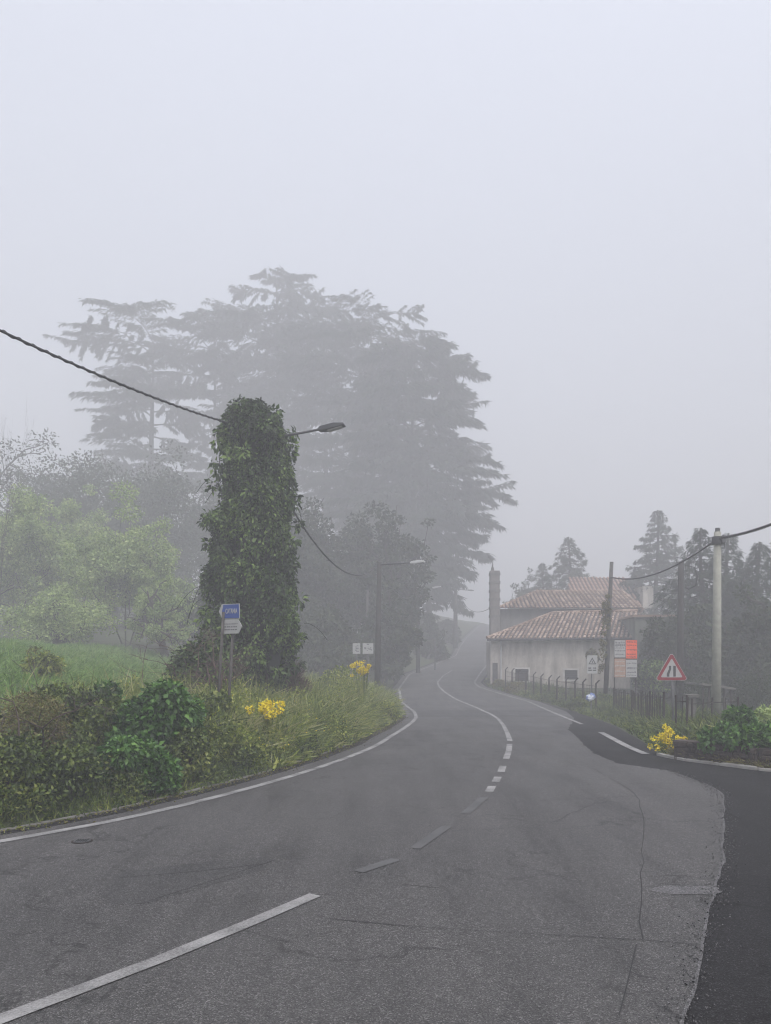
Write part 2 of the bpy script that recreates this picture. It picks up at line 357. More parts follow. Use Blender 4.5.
# dark repair band, cracks, pale scar
def poly_sheet(name, pts, dz, mat):
    m = MB(); m.add([(x, y, float(zr(y)) + dz) for x, y in pts], [tuple(range(len(pts)))]); return tag(m.build(name, mat), kind='structure')
yb = np.linspace(25.5, 29.5, 12)
sheet('road_patch', yb, Lx(yb) + .1, np.interp(yb, *RLk) - .15, .0135, M['asphalt_patch'], 6)
sheet('road_scar', np.linspace(5.36, 5.56, 5), np.array([2.02, 1.93, 1.9, 1.95, 2.05]), np.array([2.32, 2.4, 2.39, 2.42, 2.3]), .0135, M['asphalt_pale'], 6)
markings('road_crack', [RP((636, 795), (641, 815), (644, 843), (642, 890), (638, 942)), RP((636, 948), (628, 985), (620, 1020)),
                        RP((400, 928), (500, 935), (640, 942), (706, 947)), RP((330, 921), (400, 928)), RP((120, 880), (200, 873), (262, 866)), RP((555, 760), (595, 770), (636, 795)),
                        RP((150, 903), (215, 882), (275, 862)), RP((430, 800), (520, 803), (640, 797), (716, 795)), RP((660, 885), (690, 889), (715, 886)),
                        RP((402, 886), (440, 890))], .007, .0142, M['crack'], .004)
rc = random.Random(17); segs = []
for _ in range(12):                                        # short irregular cracks, mostly across the lanes
    y = 4.2 + 17 * rc.random() ** 1.3; x = rc.uniform(float(Lx(y)) + .4, float(np.interp(y, *SMk)) - .3); L_ = rc.uniform(.3, 1.5); a = rc.gauss(0, .16) if rc.random() < .7 else rc.gauss(1.0, .3)
    segs.append([(x + math.cos(a) * L_ * (k / 8 - .5) + rc.gauss(0, .015), y + math.sin(a) * L_ * (k / 8 - .5) + rc.gauss(0, .03)) for k in range(9)])
markings('road_crack', [q for q in segs if all(Lx(b) + .2 < a < np.interp(b, *SMk) - .05 for a, b in q)], .006, .0143, M['crack'], .003)
poly_sheet('road_patch', RP((98, 893), (125, 874), (205, 863), (276, 858), (262, 872), (205, 889), (150, 905), (112, 908)), .0122, M['asphalt_patch'])
# seam where the newer asphalt was cut
markings('road_seam', [[(float(np.interp(y, *SMk)) + float(wob[i]) - .004, y) for i, y in enumerate(ys2) if 3 < y < 11.0]], .018, .0145, M['asphalt_pale'])
m = MB(); P0 = road_pt(82, 843)
t = thing('manhole_cover', 'small dark round drain cover set in the left lane', 'manhole cover', (P0[0], P0[1], .012))
m.tube([(P0[0], P0[1], .012), (P0[0], P0[1], .020)], .075, 20); m.build('cover', M['dark_metal'], t, bevel=.003)
m = MB().tube([(P0[0], P0[1], .012), (P0[0], P0[1], .016)], .092, 20); m.build('rim', M['rust'], t)
m = MB()
for k in range(-2, 3): m.box((P0[0] + k * .022, P0[1], .022), (.008, .08, .004))
m.build('slot', M['crack'], t)
# kerbs
def kerb(name, pts, w, h, mat):
    m = MB(); prev = None; rr = random.Random(9)
    P = []
    for (x0, y0), (x1, y1) in zip(pts, pts[1:]):
        n = max(1, int(math.hypot(x1 - x0, y1 - y0) / .5)); P += [(x0 + (x1 - x0) * k / n, y0 + (y1 - y0) * k / n) for k in range(n)]
    for a, b in zip(P, P[1:]):
        L = math.hypot(b[0] - a[0], b[1] - a[1]); an = math.atan2(b[1] - a[1], b[0] - a[0])
        cx, cy = (a[0] + b[0]) / 2, (a[1] + b[1]) / 2
        za, zb = float(zr(a[1])), float(zr(b[1]))
        m.box((cx, cy, (za + zb) / 2 + h / 2 - .05 + rr.uniform(-.006, .006)), (L * .99, w, h + .1), an, -math.atan2(zb - za, L))
    return tag(m.build(name, mat, bevel=.012), kind='structure')
kerb('kerb', [(float(Lx(y)) - .62, y) for y in np.linspace(4.5, 30, 50)], .07, .02, M['kerb'])
kerb('kerb', [(4.66, 12.9)] + [(float(Rx(y)) + .06, float(y)) for y in (12.6, 12.2, 11.7, 11.2, 10.9, 10.6)], .14, .05, M['kerb_pale'])

# ------------------------------------------------------------------ grasses and ground cover
rng = np.random.default_rng(11)
def blades(n, xf, hmin, hmax, w, mat, name, label, cat='grass', tips=None, lean=.35, clump=.0):
    x, y, k = xf(n); z = gz(x, y)
    h = (hmin + (hmax - hmin) * rng.random(n)) * k
    D = np.stack([rng.normal(size=n) * lean * 1.4 + .18 * np.sin(x * 3.1 + y), rng.normal(size=n) * lean * 1.4, np.ones(n)], 1)
    U = rng.normal(size=(n, 3)); U[:, 2] = 0.01
    P = np.stack([x, y, z - .03], 1)
    # two segment blade: lower card + drooping upper card
    D = nrm(D); V1, F1 = card_arrays(P, D, U, h, w, .1)
    D2 = D.copy(); D2[:, 2] -= .5; D2[:, :2] *= 2.2; V2, F2 = card_arrays(P + D * h[:, None] * .55, D2, U, h * .6, w * .8, .1)
    o = link(name, np_mesh(name, np.concatenate([V1, V2]), np.concatenate([F1, F2 + len(V1)])), mat)
    return tag(o, label, cat, kind='stuff')
def bank(n, y0, y1, d0, d1, p=1.0):
    y = y0 + (y1 - y0) * rng.random(n) ** p; d = d0 + (d1 - d0) * rng.random(n) ** 1.1
    k = np.clip((d - d0 + .35) / .9, .35, 1) * (.75 + .5 * np.sin(y * 1.3 + d * 2.1) ** 2)
    return Lx(y) - .55 - d, y, k
blades(22000, lambda n: bank(n, 11, 34, .05, 4.2), .4, .95, .020, M['grass'], 'tall_grass', 'tall seeding olive grass on the left roadside bank beyond the ivy column')
blades(9000, lambda n: bank(n, 11, 30, .0, 2.6), .2, .6, .05, M['weed'], 'roadside_weeds', 'leafy yellow green weeds mixed in the grass along the left verge', 'weeds')
blades(9000, lambda n: bank(n, 5.5, 13, .0, 2.2), .08, .32, .018, M['bramble'], 'verge_undergrowth', 'dark low undergrowth at the foot of the bushes on the left', 'undergrowth')
def hill(n):
    y = 12 + 25 * rng.random(n); d = 2 + 16 * rng.random(n)
    return Lx(y) - .55 - d, y, np.full(n, 1.0)
blades(42000, hill, .15, .42, .028, M['hillgrass'], 'meadow_grass', 'bright green meadow grass on the rising slope left of the road')
def rverge(n):
    y = 14 + 34 * rng.random(n) ** 1.2; d = .1 + 2.6 * rng.random(n)
    return Rx(y) + d, y, np.clip(.3 + d * .5, .3, 1)
blades(16000, rverge, .15, .6, .03, M['bramble'], 'verge_weeds', 'dull green weeds along the right verge in front of the fences', 'weeds')
def rfoot(n):
    y = 10.95 + 1.7 * rng.random(n); return Rx(y) + .14 + .16 * rng.random(n), y, np.full(n, 1.)
blades(2200, rfoot, .06, .28, .02, M['dryweed'], 'dry_grass', 'sparse dry grass at the foot of the low stone wall')
nb_ = 620; x, y, k = bank(nb_, 11, 32, .15, 3.6); Rb = rng.uniform(.09, .24, nb_); Cb = np.stack([x, y, gz(x, y) + Rb + .5 * rng.random(nb_) * k], 1)
P, Dr, U, L, W = leaves_on_clumps(rng, Cb, Rb, 46000, .06, -.3, .8, ratio=.42, inner=.2)
tag(cards('weed_foliage', P, Dr, U, L, W, M['weed']), 'loose leafy yellow green weed foliage filling the bank between the grasses', 'weeds', kind='stuff')
nb_ = 420; x, y, k = bank(nb_, 5, 13, .05, 2.6); Rb = rng.uniform(.07, .18, nb_); Cb = np.stack([x, y, gz(x, y) + Rb + .3 * rng.random(nb_) * k], 1)
P, Dr, U, L, W = leaves_on_clumps(rng, Cb, Rb, 26000, .05, .1, .8, ratio=.5, inner=.2)
tag(cards('bramble_foliage', P, Dr, U, L, W, M['bramble']), 'low mixed bramble foliage between the bushes at the near left kerb', 'brambles', kind='stuff')
# grit and leaf litter at the road edges
ng = 2600; y = 3.5 + 22 * rng.random(ng) ** 1.4; x = Lx(y) - .56 + np.abs(rng.normal(size=ng)) * .12; P = np.stack([x, y, zr(y) + .014], 1)
D_ = rng.normal(size=(ng, 3)); D_[:, 2] = .25; U_ = np.tile([0, 0, 1.], (ng, 1)); tag(cards('leaf_litter', P, D_, U_, .012 + .03 * rng.random(ng), .010 + .015 * rng.random(ng), M['dryweed'], fold=.6), 'dry leaf litter and grit along the left kerb', 'leaf litter', kind='stuff')
ng = 1500; y = 3.3 + 8 * rng.random(ng); x = np.interp(y, *SMk) + rng.normal(size=ng) * .07; P = np.stack([x, y, zr(y) + .013], 1)
D_ = rng.normal(size=(ng, 3)); D_[:, 2] = .3; U_ = np.tile([0, 0, 1.], (ng, 1)); tag(cards('loose_grit', P, D_, U_, .006 + .012 * rng.random(ng), .006 + .012 * rng.random(ng), M['asphalt_pale'], fold=.6), 'loose pale grit along the joint of old and new asphalt', 'grit', kind='stuff')
# flower dots
nf = 420; x, y, k = bank(nf, 11, 26, 0, 3); P = np.stack([x, y, gz(x, y) + .25 + .5 * rng.random(nf) * k], 1)
o = cards('wild_flowers', P, rng.normal(size=(nf, 3)), rng.normal(size=(nf, 3)), .024, .024, M['yellow']); tag(o, 'tiny yellow wildflowers scattered through the left bank grass', 'wildflowers', kind='stuff')
o.visible_shadow = True

# ------------------------------------------------------------------ bushes
def lumps(rg, c, r, k, spread=.75, rr=(.25, .5)):
    """k clump centres filling an ellipsoid"""
    d = nrm(rg.normal(size=(k, 3))) * (rg.random(k) ** .45)[:, None] * spread
    C = np.array(c) + d * np.array(r); s = rg.uniform(rr[0], rr[1], k)[:, None] * np.array([np.mean(r)] * 3)
    C[:, 2] = np.maximum(C[:, 2], c[2] - r[2] * .8)
    return C, s
def bush(name, label, cat, px, D, top, wpx, mat, n, leaf, group=None, k=26, depth=1.0, down=.5, seed=0, stems=True, stemmat=None, ratio=.6, zb=None, inner=.72, jit=.7):
    rg = np.random.default_rng(seed + 100); x = (px - CX) / FP * D
    base = float(gz(x, D)) if zb is None else zb; zt = HC - (top - HY) / FP * D; h = zt - base; w = wpx / FP * D / 2
    t = thing(name, label, cat, (x, D, base), group)
    C, R = lumps(rg, (x, D, base + h * .5), (w * .8, w * .8 * depth, h * .46), k)
    P, Dr, U, L, W = leaves_on_clumps(rg, C, R, n, leaf, down, jit, ratio=ratio, inner=inner)
    P[:, 2] = np.maximum(P[:, 2], base + .02)
    cards('foliage', P, Dr, U, L, W, mat, t)
    if stems:
        m = MB()
        for j in range(16):
            c = C[rg.integers(k)]; p0 = (x + rg.normal() * w * .15, D + rg.normal() * w * .15, base - .03)
            mid = ((p0[0] + c[0]) / 2 + rg.normal() * .05, (p0[1] + c[1]) / 2, base + (c[2] - base) * .6)
            m.tube([p0, mid, c], [.02, .013, .006], 5)
        m.build('stem', stemmat or M['bark'], t)
    return t, C, R
# left foreground thicket
bush('ivy_bush', 'large glossy dark green ivy bush, roundest of the thicket, left of the twin sign posts', 'bush', 166, 10.3, 673, 96, M['ivy_dark'], 9500, .085, k=34, seed=1, down=.7)
bush('ivy_bush', 'low bright ivy bush spilling to the kerb below the round ivy bush', 'bush', 128, 9.2, 733, 88, M['ivy_dark'], 4200, .075, k=22, seed=2, down=.6)
bush('bramble_bush', 'dark bramble bush with brown stems left of the round ivy bush', 'bush', 96, 10.2, 690, 84, M['bramble'], 6500, .06, k=28, seed=3)
bush('weed_thicket', 'yellowish brown weedy thicket at the left edge with a bare twig above', 'bush', 30, 9.6, 688, 110, M['dryweed'], 9000, .045, k=34, seed=4, ratio=.35, jit=1.0)
bush('bramble_bush', 'dark leafy bush at the bottom left corner beside the kerb', 'bush', 12, 8.0, 735, 96, M['bramble'], 6000, .05, k=28, seed=5)
bush('bramble_bush', 'dark shrub low at the kerb between the corner bush and the low bright ivy', 'bush', 68, 8.5, 742, 80, M['bramble'], 4500, .05, k=24, seed=6)
bush('leafy_shrub', 'small leafy green shrub standing up behind the bramble bush', 'bush', 108, 11.2, 668, 40, M['ivy_dark'], 1500, .09, k=12, seed=7)
bush('tangled_shrub', 'brown green tangled shrub around the twin sign posts', 'bush', 205, 12.0, 690, 70, M['bramble'], 5000, .07, k=24, seed=8)
bush('weed_clump', 'leafy weeds at the kerb below the twin sign posts', 'bush', 232, 11.3, 728, 74, M['weed'], 3800, .06, k=22, seed=9)
bush('vine_shrub', 'olive vine shrub hanging at the left foot of the ivy column', 'bush', 196, 15.2, 628, 74, M['ivy'], 5000, .10, k=24, seed=10)
bush('dead_shrub', 'brown dry shrub right of the ivy column', 'bush', 292, 17.5, 652, 50, M['brown_twig'], 5200, .16, k=20, seed=11, ratio=.06, jit=.6, down=-.9, inner=.3)
bush('tangled_shrub', 'dark green shrub under the yellow flowers by the ivy column', 'bush', 262, 13.0, 716, 60, M['bramble'], 3600, .06, k=20, seed=12)
bush('leafy_shrub', 'pale low shrub in the grass behind the dry brown shrub', 'bush', 335, 24, 662, 50, M['weed'], 3000, .09, k=20, seed=13)
bush('leafy_shrub', 'grey green scrub on the meadow slope beyond the bare twig', 'bush', 46, 16.5, 648, 46, M['weed'], 2200, .08, k=22, seed=14)
bush('leafy_shrub', 'low bushy scrub at the road bend on the left verge', 'bush', 388, 21, 700, 36, M['weed'], 2400, .06, k=18, seed=15)
bush('weed_thicket', 'broad olive weed clump in the middle of the left bank', 'bush', 318, 14.0, 712, 80, M['weed'], 5200, .05, k=30, seed=16, ratio=.4)
bush('bramble_bush', 'olive brown bramble filling the thicket top between the two edge bushes', 'bush', 62, 10.4, 684, 84, M['bramble'], 6500, .06, k=28, seed=17)
bush('ivy_bush', 'dark ivy bush directly behind the bright low one', 'bush', 138, 10.0, 700, 70, M['ivy_dark'], 4500, .08, k=24, seed=18)
bush('bramble_bush', 'dark undergrowth bush at the kerb right of the low bright ivy', 'bush', 190, 10.0, 728, 66, M['bramble'], 4500, .06, k=24, seed=19)
bush('ivy_bush', 'dark green undergrowth at the kerb under the largest ivy bush', 'bush', 160, 9.2, 752, 56, M['ivy_dark'], 3200, .07, k=20, seed=20)
bush('bramble_bush', 'brownish scrub touching the left edge above the corner bush', 'bush', -20, 9.4, 700, 60, M['bramble'], 3500, .06, k=20, seed=21)
# bare twig sticking out of the thicket
def twig(name, label, px, D, top, mat, seed, spread=.5, n=9, r0=.014, base=None, cat='dead branch', group=None):
    rg = np.random.default_rng(seed); x = (px - CX) / FP * D; zb = float(gz(x, D)) if base is None else base; zt = HC - (top - HY) / FP * D; m = MB()
    def grow(p, d, L, r, dep):
        pts = [p]; q = p
        for i in range(4):
            d = (d + Vector(rg.normal(size=3)) * .22).normalized(); q = q + d * L / 4; pts.append(q)
        m.tube(pts, [r, r * .85, r * .7, r * .6, r * .45], 5)
        if dep:
            for i in range(rg.integers(2, 4)):
                a = pts[rg.integers(1, 5)]; dd = (d + Vector((rg.normal() * spread * 1.6, rg.normal() * spread, rg.normal() * .4))).normalized()
                grow(a, dd, L * rg.uniform(.5, .75), r * .55, dep - 1)
    H = zt - zb
    for i in range(max(1, n // 4)): grow(Vector((x + rg.normal() * .03, D, zb - .02)), Vector((rg.normal() * .25, 0, 1)), H * .65, r0, 4)
    o = m.build(name, mat); return tag(o, label, cat, group)
twig('dead_branch', 'bare dark branching twig rising from the thicket at the left edge', 33, 8.9, 655, M['twig'], 5, .6, 9, .014)
twig('dead_branch', 'thin bare twigs on the meadow crest left of the pale trees', 62, 14, 640, M['twig'], 8, .5, 6, .012)
twig('dead_branch', 'reddish brown tangle of dead vine stems at the foot of the ivy column', 215, 14.3, 640, M['brown_twig'], 9, .6, 28, .02)
twig('dead_branch', 'bare brown stems hanging beside the ivy column on its left', 186, 14.9, 630, M['brown_twig'], 12, .7, 20, .016)

def flower_clump(name, label, px, py, D, w, h, n, seed, stemz=None, size=.034):
    rg = np.random.default_rng(seed); c = np.array(at(px, py, D)); base = float(gz(c[0], D))
    t = thing(name, label, 'flowers', (c[0], D, base))
    C = c + rg.normal(size=(30, 3)) * np.array([w, w, h]) * .36; R = rg.uniform(.022, .06, 30)
    P, Dr, U, L, W = leaves_on_clumps(rg, C, R, n * 2, size, -.3, .9, ratio=1.0, inner=.3); cards('blossom', P, Dr, U, L, W, M['yellow'], t)
    m = MB()
    for q in C: m.tube([(c[0] + rg.normal() * .05, D, base - .02), ((q[0] + c[0]) / 2, D + .02, (q[2] + base) / 2), q], [.008, .006, .004], 5)
    m.build('stem', M['weed'], t)
    nl = 400; P, Dr, U, L, W = leaves_on_clumps(rg, [(c[0], D, (base + c[2]) / 2)], np.array([[w * .6, w * .6, (c[2] - base) * .45]]), nl, .06, -.2, .5, ratio=.3, inner=.2)
    cards('foliage', P, Dr, U, L, W, M['weed'], t)
flower_clump('flowering_broom', 'yellow flower clump just right of the ivy column foot', 268, 708, 11.9, .26, .24, 420, 1)
flower_clump('flowering_broom', 'yellow flower clump in the grass before the second lamp post', 363, 670, 20.5, .48, .26, 420, 2)
flower_clump('flowering_broom', 'yellow flower clump at the end of the low stone wall on the right', 668, 741, 12.9, .26, .32, 420, 3)

# ------------------------------------------------------------------ ivy column around the first street lamp
def lamp(name, label, px, D, top, base_py, armpx, armtop, rpole=.09, mat=None, head=M['lamp_grey'], lean=0, group='street lamps along the left side of the road', both=False, arms=None):
    x = (px - CX) / FP * D; b = float(gz(x, D)) - .05; zt = HC - (top - HY) / FP * D
    t = thing(name, label, 'street lamp', (x, D, b), group)
    MB().tube([(x, D, b), (x + lean * .5, D, (b + zt) / 2), (x + lean, D, zt)], [rpole * 1.15, rpole, rpole * .8], 12).build('pole', mat or M['wood_pole'], t, True)
    for (ax, ay, dd) in (arms or [(armpx, armtop, D - .4)]):
        e = at(ax, ay, dd); s = Vector((x + lean, D, zt - .12)); sgn = 1 if e.x > s.x else -1
        dirv = (e - s).normalized(); hl_ = min(.62, (e - s).length * .38); hs = e - dirv * hl_
        MB().tube([s, s.lerp(hs, .5), hs + dirv * .08], [.032, .03, .026], 8).build('arm', M['dark_metal'], t, True)
        MB().box(s, (.16, .16, .12)).build('bracket', M['dark_metal'], t, bevel=.01)
        hm = MB(); U = dirv; W = Vector((0, 0, 1)); 
        hm.prism([(0, -.02), (.06, -.05), (hl_ * .35, -.065), (hl_, -.03), (hl_ * .97, .025), (hl_ * .6, .065), (hl_ * .1, .045)], hs, U, W, .2)
        ho = hm.build('lamp_head', head, t, bevel=.015)
        lz = MB(); lz.prism([(hl_ * .38, -.085), (hl_ * .9, -.05), (hl_ * .9, -.03), (hl_ * .38, -.06)], hs, U, W, .15); lo = lz.build('lens', M['lens'], ho)
    return t
IX, IY = (258 - CX) / FP * 17, 17.0; ib = float(gz(IX, IY))
lamp('street_lamp', 'street lamp whose arm pokes out of the ivy column', 256, 17, 436, 700, 345, 424.5, .12, M['wood_pole'], M['dark_metal'])
t = thing('ivy_plant', 'thick ivy climbing the full height of the nearest lamp post', 'ivy', (IX, IY, ib))
prof = [(405, 246, 12), (414, 248, 24), (430, 254, 35), (455, 257, 35), (480, 257, 37), (505, 255, 39), (530, 252, 39), (560, 251, 42), (590, 251, 48), (610, 252, 52), (630, 254, 53), (650, 246, 52), (675, 234, 48), (700, 230, 42), (730, 230, 34)]
rg = np.random.default_rng(42); pz = [HC - (p[0] - HY) / FP * IY for p in prof][::-1]; pc = [(p[1] - CX) / FP * IY for p in prof][::-1]; pr = [p[2] / FP * IY for p in prof][::-1]
K = 480; zz = rg.uniform(ib + .2, pz[-1] - .1, K); th = rg.uniform(0, 2 * np.pi, K); rad = np.interp(zz, pz, pr) * (.93 + .13 * np.sin(zz * 2.3 + 2 * np.cos(th)) * np.cos(th * 2 + zz)); cs = rg.uniform(.11, .30, K)
C = np.stack([np.interp(zz, pz, pc) + np.cos(th) * (rad - cs * .9), IY + np.sin(th) * (rad - cs * .9) * .9, zz], 1)
P, Dr, U, L, W = leaves_on_clumps(rg, C, np.stack([cs, cs, cs * 1.25], 1), 70000, .086, 1.0, .55, ratio=.58, inner=.72)
low = np.clip((pz[0] + 2.2 - P[:, 2]) / 2, 0, 1); keep = rg.random(len(P)) > low * .08
TP, TD, TU, TL, TW = leaves_on_clumps(rg, np.array([at(238, 422, 17), at(244, 413, 17), at(252, 413, 17), at(262, 421, 17), at(272, 432, 16.8), at(250, 418, 16.6), at(262, 428, 16.6), at(240, 428, 17.3)]), rg.uniform(.16, .28, 8), 2600, .088, .9, .5, ratio=.5, inner=.5)
IVL = [np.concatenate([q[keep], r_]) for q, r_ in zip((P, Dr, U, L, W), (TP, TD, TU, TL, TW))]; IVX = [q[keep] for q in (P, Dr, U, L, W)]
cm = MB(); zs = np.linspace(ib - .05, pz[-1] - .25, 26)
cm.tube([(float(np.interp(z, pz, pc)) + rg.normal() * .03, IY + rg.normal() * .03, z) for z in zs], [max(.13, float(np.interp(z, pz, pr)) * (.5 if z > 2.2 else .3)) * rg.uniform(.9, 1.05) for z in zs], 14)  # solid filler core behind the leaves, coloured as inner shade
m = cm
for k in range(26):                                        # loose runners and hanging vines
    z0 = rg.uniform(1.2, 7.0); a = rg.uniform(0, 2 * np.pi); r0 = float(np.interp(z0, pz, pr)); c0 = float(np.interp(z0, pz, pc))
    p = Vector((c0 + math.cos(a) * r0, IY + math.sin(a) * r0 * .9, z0)); pts = [p]
    d = Vector((math.cos(a) * rg.uniform(.3, 1), math.sin(a) * .5, rg.uniform(-.6, .6)))
    for j in range(5): d = (d + Vector((0, 0, -.35)) + Vector(rg.normal(size=3)) * .15); pts.append(pts[-1] + d * .11)
    m.tube(pts, .006, 4)
m.build('shade_core_and_runners', M['ivy_core'], t, True)
sprigs = np.array([at(213, 486, 17), at(209, 545, 17), at(207, 570, 17), at(296, 540, 17), at(300, 600, 17), at(290, 455, 17), at(206, 612, 17), at(299, 640, 17), at(185, 655, 16.8), at(242, 407, 17), at(232, 418, 17)])
nz_ = 70; z_ = rg.uniform(1.0, pz[-1] - .3, nz_); a_ = rg.uniform(0, 2 * np.pi, nz_); r_ = np.interp(z_, pz, pr) * rg.uniform(.98, 1.16, nz_)
sprigs = np.concatenate([sprigs, np.stack([np.interp(z_, pz, pc) + np.cos(a_) * r_, IY + np.sin(a_) * r_ * .9, z_], 1)])
P, Dr, U, L, W = leaves_on_clumps(rg, sprigs, rg.uniform(.08, .17, len(sprigs)), 3400, .12, .8, .5, ratio=.55, inner=.2); cards('foliage', *[np.concatenate([a_, b_]) for a_, b_ in zip(IVL, (P, Dr, U, L, W))], M['ivy'], t)

lamp('street_lamp', 'second street lamp, dark post with pale lamp head over the bend', 377, 31, 562, 680, 425, 561.5, .115, M['dark_pole'], M['lamp_pale'], lean=.1)
lamp('street_lamp', 'third street lamp fading in the fog behind the second', 418, 52, 588, 668, 441, 586.5, .13, M['dark_pole'], M['lamp_pale'])
lamp('street_lamp', 'farthest street lamp by the hill crest with arms on both sides', 455.5, 74, 588, 655, 0, 0, .2, M['wood_pole'], M['lamp_grey'], arms=[(474, 590.5, 74), (442, 589, 74.5)])
lamp('street_lamp', 'small lamp with pale head half hidden among the dark trees', 388, 56, 593, 665, 396, 591, .09, M['galv'], M['lamp_pale'], arms=[(397, 592, 55.5)])
def pole(name, label, px, D, top, r, mat, lean=0, cap=None, group=None, n=12, sq=False):
    x = (px - CX) / FP * D; b = float(gz(x, D)) - .1; zt = HC - (top - HY) / FP * D
    t = thing(name, label, 'utility pole', (x, D, b), group)
    MB().tube([(x, D, b), (x + lean * .5, D, (b + zt) / 2), (x + lean, D, zt)], [r * 1.15, r, r * .82], n).build('pole_shaft', mat, t, True)
    if cap:
        MB().tube([(x + lean, D, zt - .32), (x + lean, D, zt - .12)], r * 1.35, 12).build('collar', M['dark_metal'], t, bevel=.01)
        MB().tube([(x + lean, D, zt), (x + lean, D, zt + .1)], r * .55, 10).build('cap', M['galv'], t)
        m = MB(); m.box((x + lean + .1, D - .12, zt - .2), (.1, .1, .16)); m.tube([(x + lean + .12, D - .1, zt - .4), (x + lean + .12, D - .16, zt - .2), (x + lean + .05, D - .2, zt - .1)], .012, 5); m.build('clamp', M['galv'], t)
    return t
pole('utility_pole', 'thin pale utility pole among the trees left of the second lamp', 366, 46, 590, .085, M['wood_pole'], .1)
pole('utility_pole', 'pale round concrete utility pole behind the low stone wall', 716, 19.5, 532, .108, M['concrete_pole'], .04, cap=True)
tp = pole('utility_pole', 'dark wooden utility pole behind the red triangle sign', 679.5, 26, 562, .115, M['dark_pole'], .06)
pole('utility_pole', 'slender utility pole wrapped in climbing dry ivy by the house', 605, 32, 562, .095, M['wood_pole'], .28)
pole('utility_pole', 'small white marker post beyond the bend on the left', 435, 54, 637, .04, M['galv'])
# insulator bracket on the concrete pole and hanging loop on the wooden one
c = at(681, 566, 26)
m = MB(); m.tube([c + Vector((.1, -.1, 0)), c + Vector((.42, -.1, -.05)), c + Vector((.52, -.1, -.35)), c + Vector((.46, -.1, -.68)), c + Vector((.22, -.1, -.8)), c + Vector((.1, -.1, -.74))], .022, 6)
m.build('cable_loop', M['cable'], tp, True)
# ivy on the thin pole
t = thing('ivy_plant', 'withered brown ivy climbing the slender pole by the house', 'ivy', ((602 - CX) / FP * 32, 31.9, float(gz(9.1, 31.9))))
zs = rg.uniform(.9, 4.3, 40); C = np.stack([(601.5 + rg.normal(size=40) * 2.2 + (zs - 1) * 1.6 - CX) / FP * 32, 31.9 + rg.normal(size=40) * .06, zs], 1)
P, Dr, U, L, W = leaves_on_clumps(rg, C, rg.uniform(.05, .12, 40), 2200, .07, .4, .8, inner=.2); cards('foliage', P, Dr, U, L, W, M['dryweed'], t)

def cable(name, label, a, b, sag, r, mat=None, wob=0):
    a, b = Vector(a), Vector(b); pts = []
    for i in range(31):
        s = i / 30; p = a.lerp(b, s); p.z -= 4 * sag * s * (1 - s); pts.append(p)
    m = MB(); m.tube(pts, r, 6)
    if wob:                                                # second twisted strand
        n = 260; q = []
        for i in range(n + 1):
            s = i / n; p = a.lerp(b, s); p.z -= 4 * sag * s * (1 - s); an = i * .8
            q.append(p + Vector((0, math.cos(an), math.sin(an))) * r * 1.1)
        m.tube(q, r * .7, 5)
    return tag(m.build(name, mat or M['cable'], smooth=True), label, 'overhead cable')
cable('overhead_cable', 'thick twisted cable from the upper left to the top of the ivy column', at(-140, 262, 7.5), at(232, 424, 16.8), .14, .018, wob=1)
cable('overhead_cable', 'sagging cable between the ivy column and the second street lamp', at(283, 493, 17.2), at(376, 567, 30.9), .95, .022)
cable('overhead_cable', 'thick cable from the right edge to the concrete pole top', at(830, 497, 14), at(719, 538, 19.4), .12, .026, wob=1)
cable('overhead_cable', 'sagging cable between the concrete pole and the slender ivied pole', at(716, 540, 19.4), at(611, 577, 32), .42, .024)
cable('overhead_cable', 'thin cable at the right edge below the thick one', at(850, 535, 22), at(740, 562, 40), .3, .014)
cable('overhead_cable', 'thin foggy cable from the second lamp towards the hill crest', at(378, 566, 31), at(418, 590, 52), .9, .018)
cable('overhead_cable', 'faint cable between the third lamp and the farthest lamp', at(420, 590, 52), at(455, 592, 74), 1.0, .02)
cable('overhead_cable', 'faint cable from the farthest lamp to the house chimney', at(457, 592, 74), at(490, 608, 47), .9, .016)
cable('overhead_cable', 'loose hanging wire against the left side of the ivy column', at(219, 455, 16.6), at(222, 500, 16.6), .0, .007)

# ------------------------------------------------------------------ signs
def text(body, size, O, U, W, mat, parent, name='lettering', ext=.002, sx=1.0):
    cu = bpy.data.curves.new(name, 'FONT'); cu.body = body; cu.size = size; cu.align_x = 'CENTER'; cu.align_y = 'CENTER'; cu.extrude = ext; cu.offset = size * .012
    tmp = bpy.data.objects.new('tmp', cu); col.objects.link(tmp); bpy.context.view_layer.update()
    me = bpy.data.meshes.new_from_object(tmp.evaluated_get(bpy.context.evaluated_depsgraph_get()))
    bpy.data.objects.remove(tmp); bpy.data.curves.remove(cu)
    U, W = Vector(U).normalized(), Vector(W).normalized(); Nn = U.cross(W)
    Mx = Matrix((( U.x * sx, W.x, Nn.x, O[0]), (U.y * sx, W.y, Nn.y, O[1]), (U.z * sx, W.z, Nn.z, O[2]), (0, 0, 0, 1)))
    me.transform(Mx); return link(name, me, mat, parent)
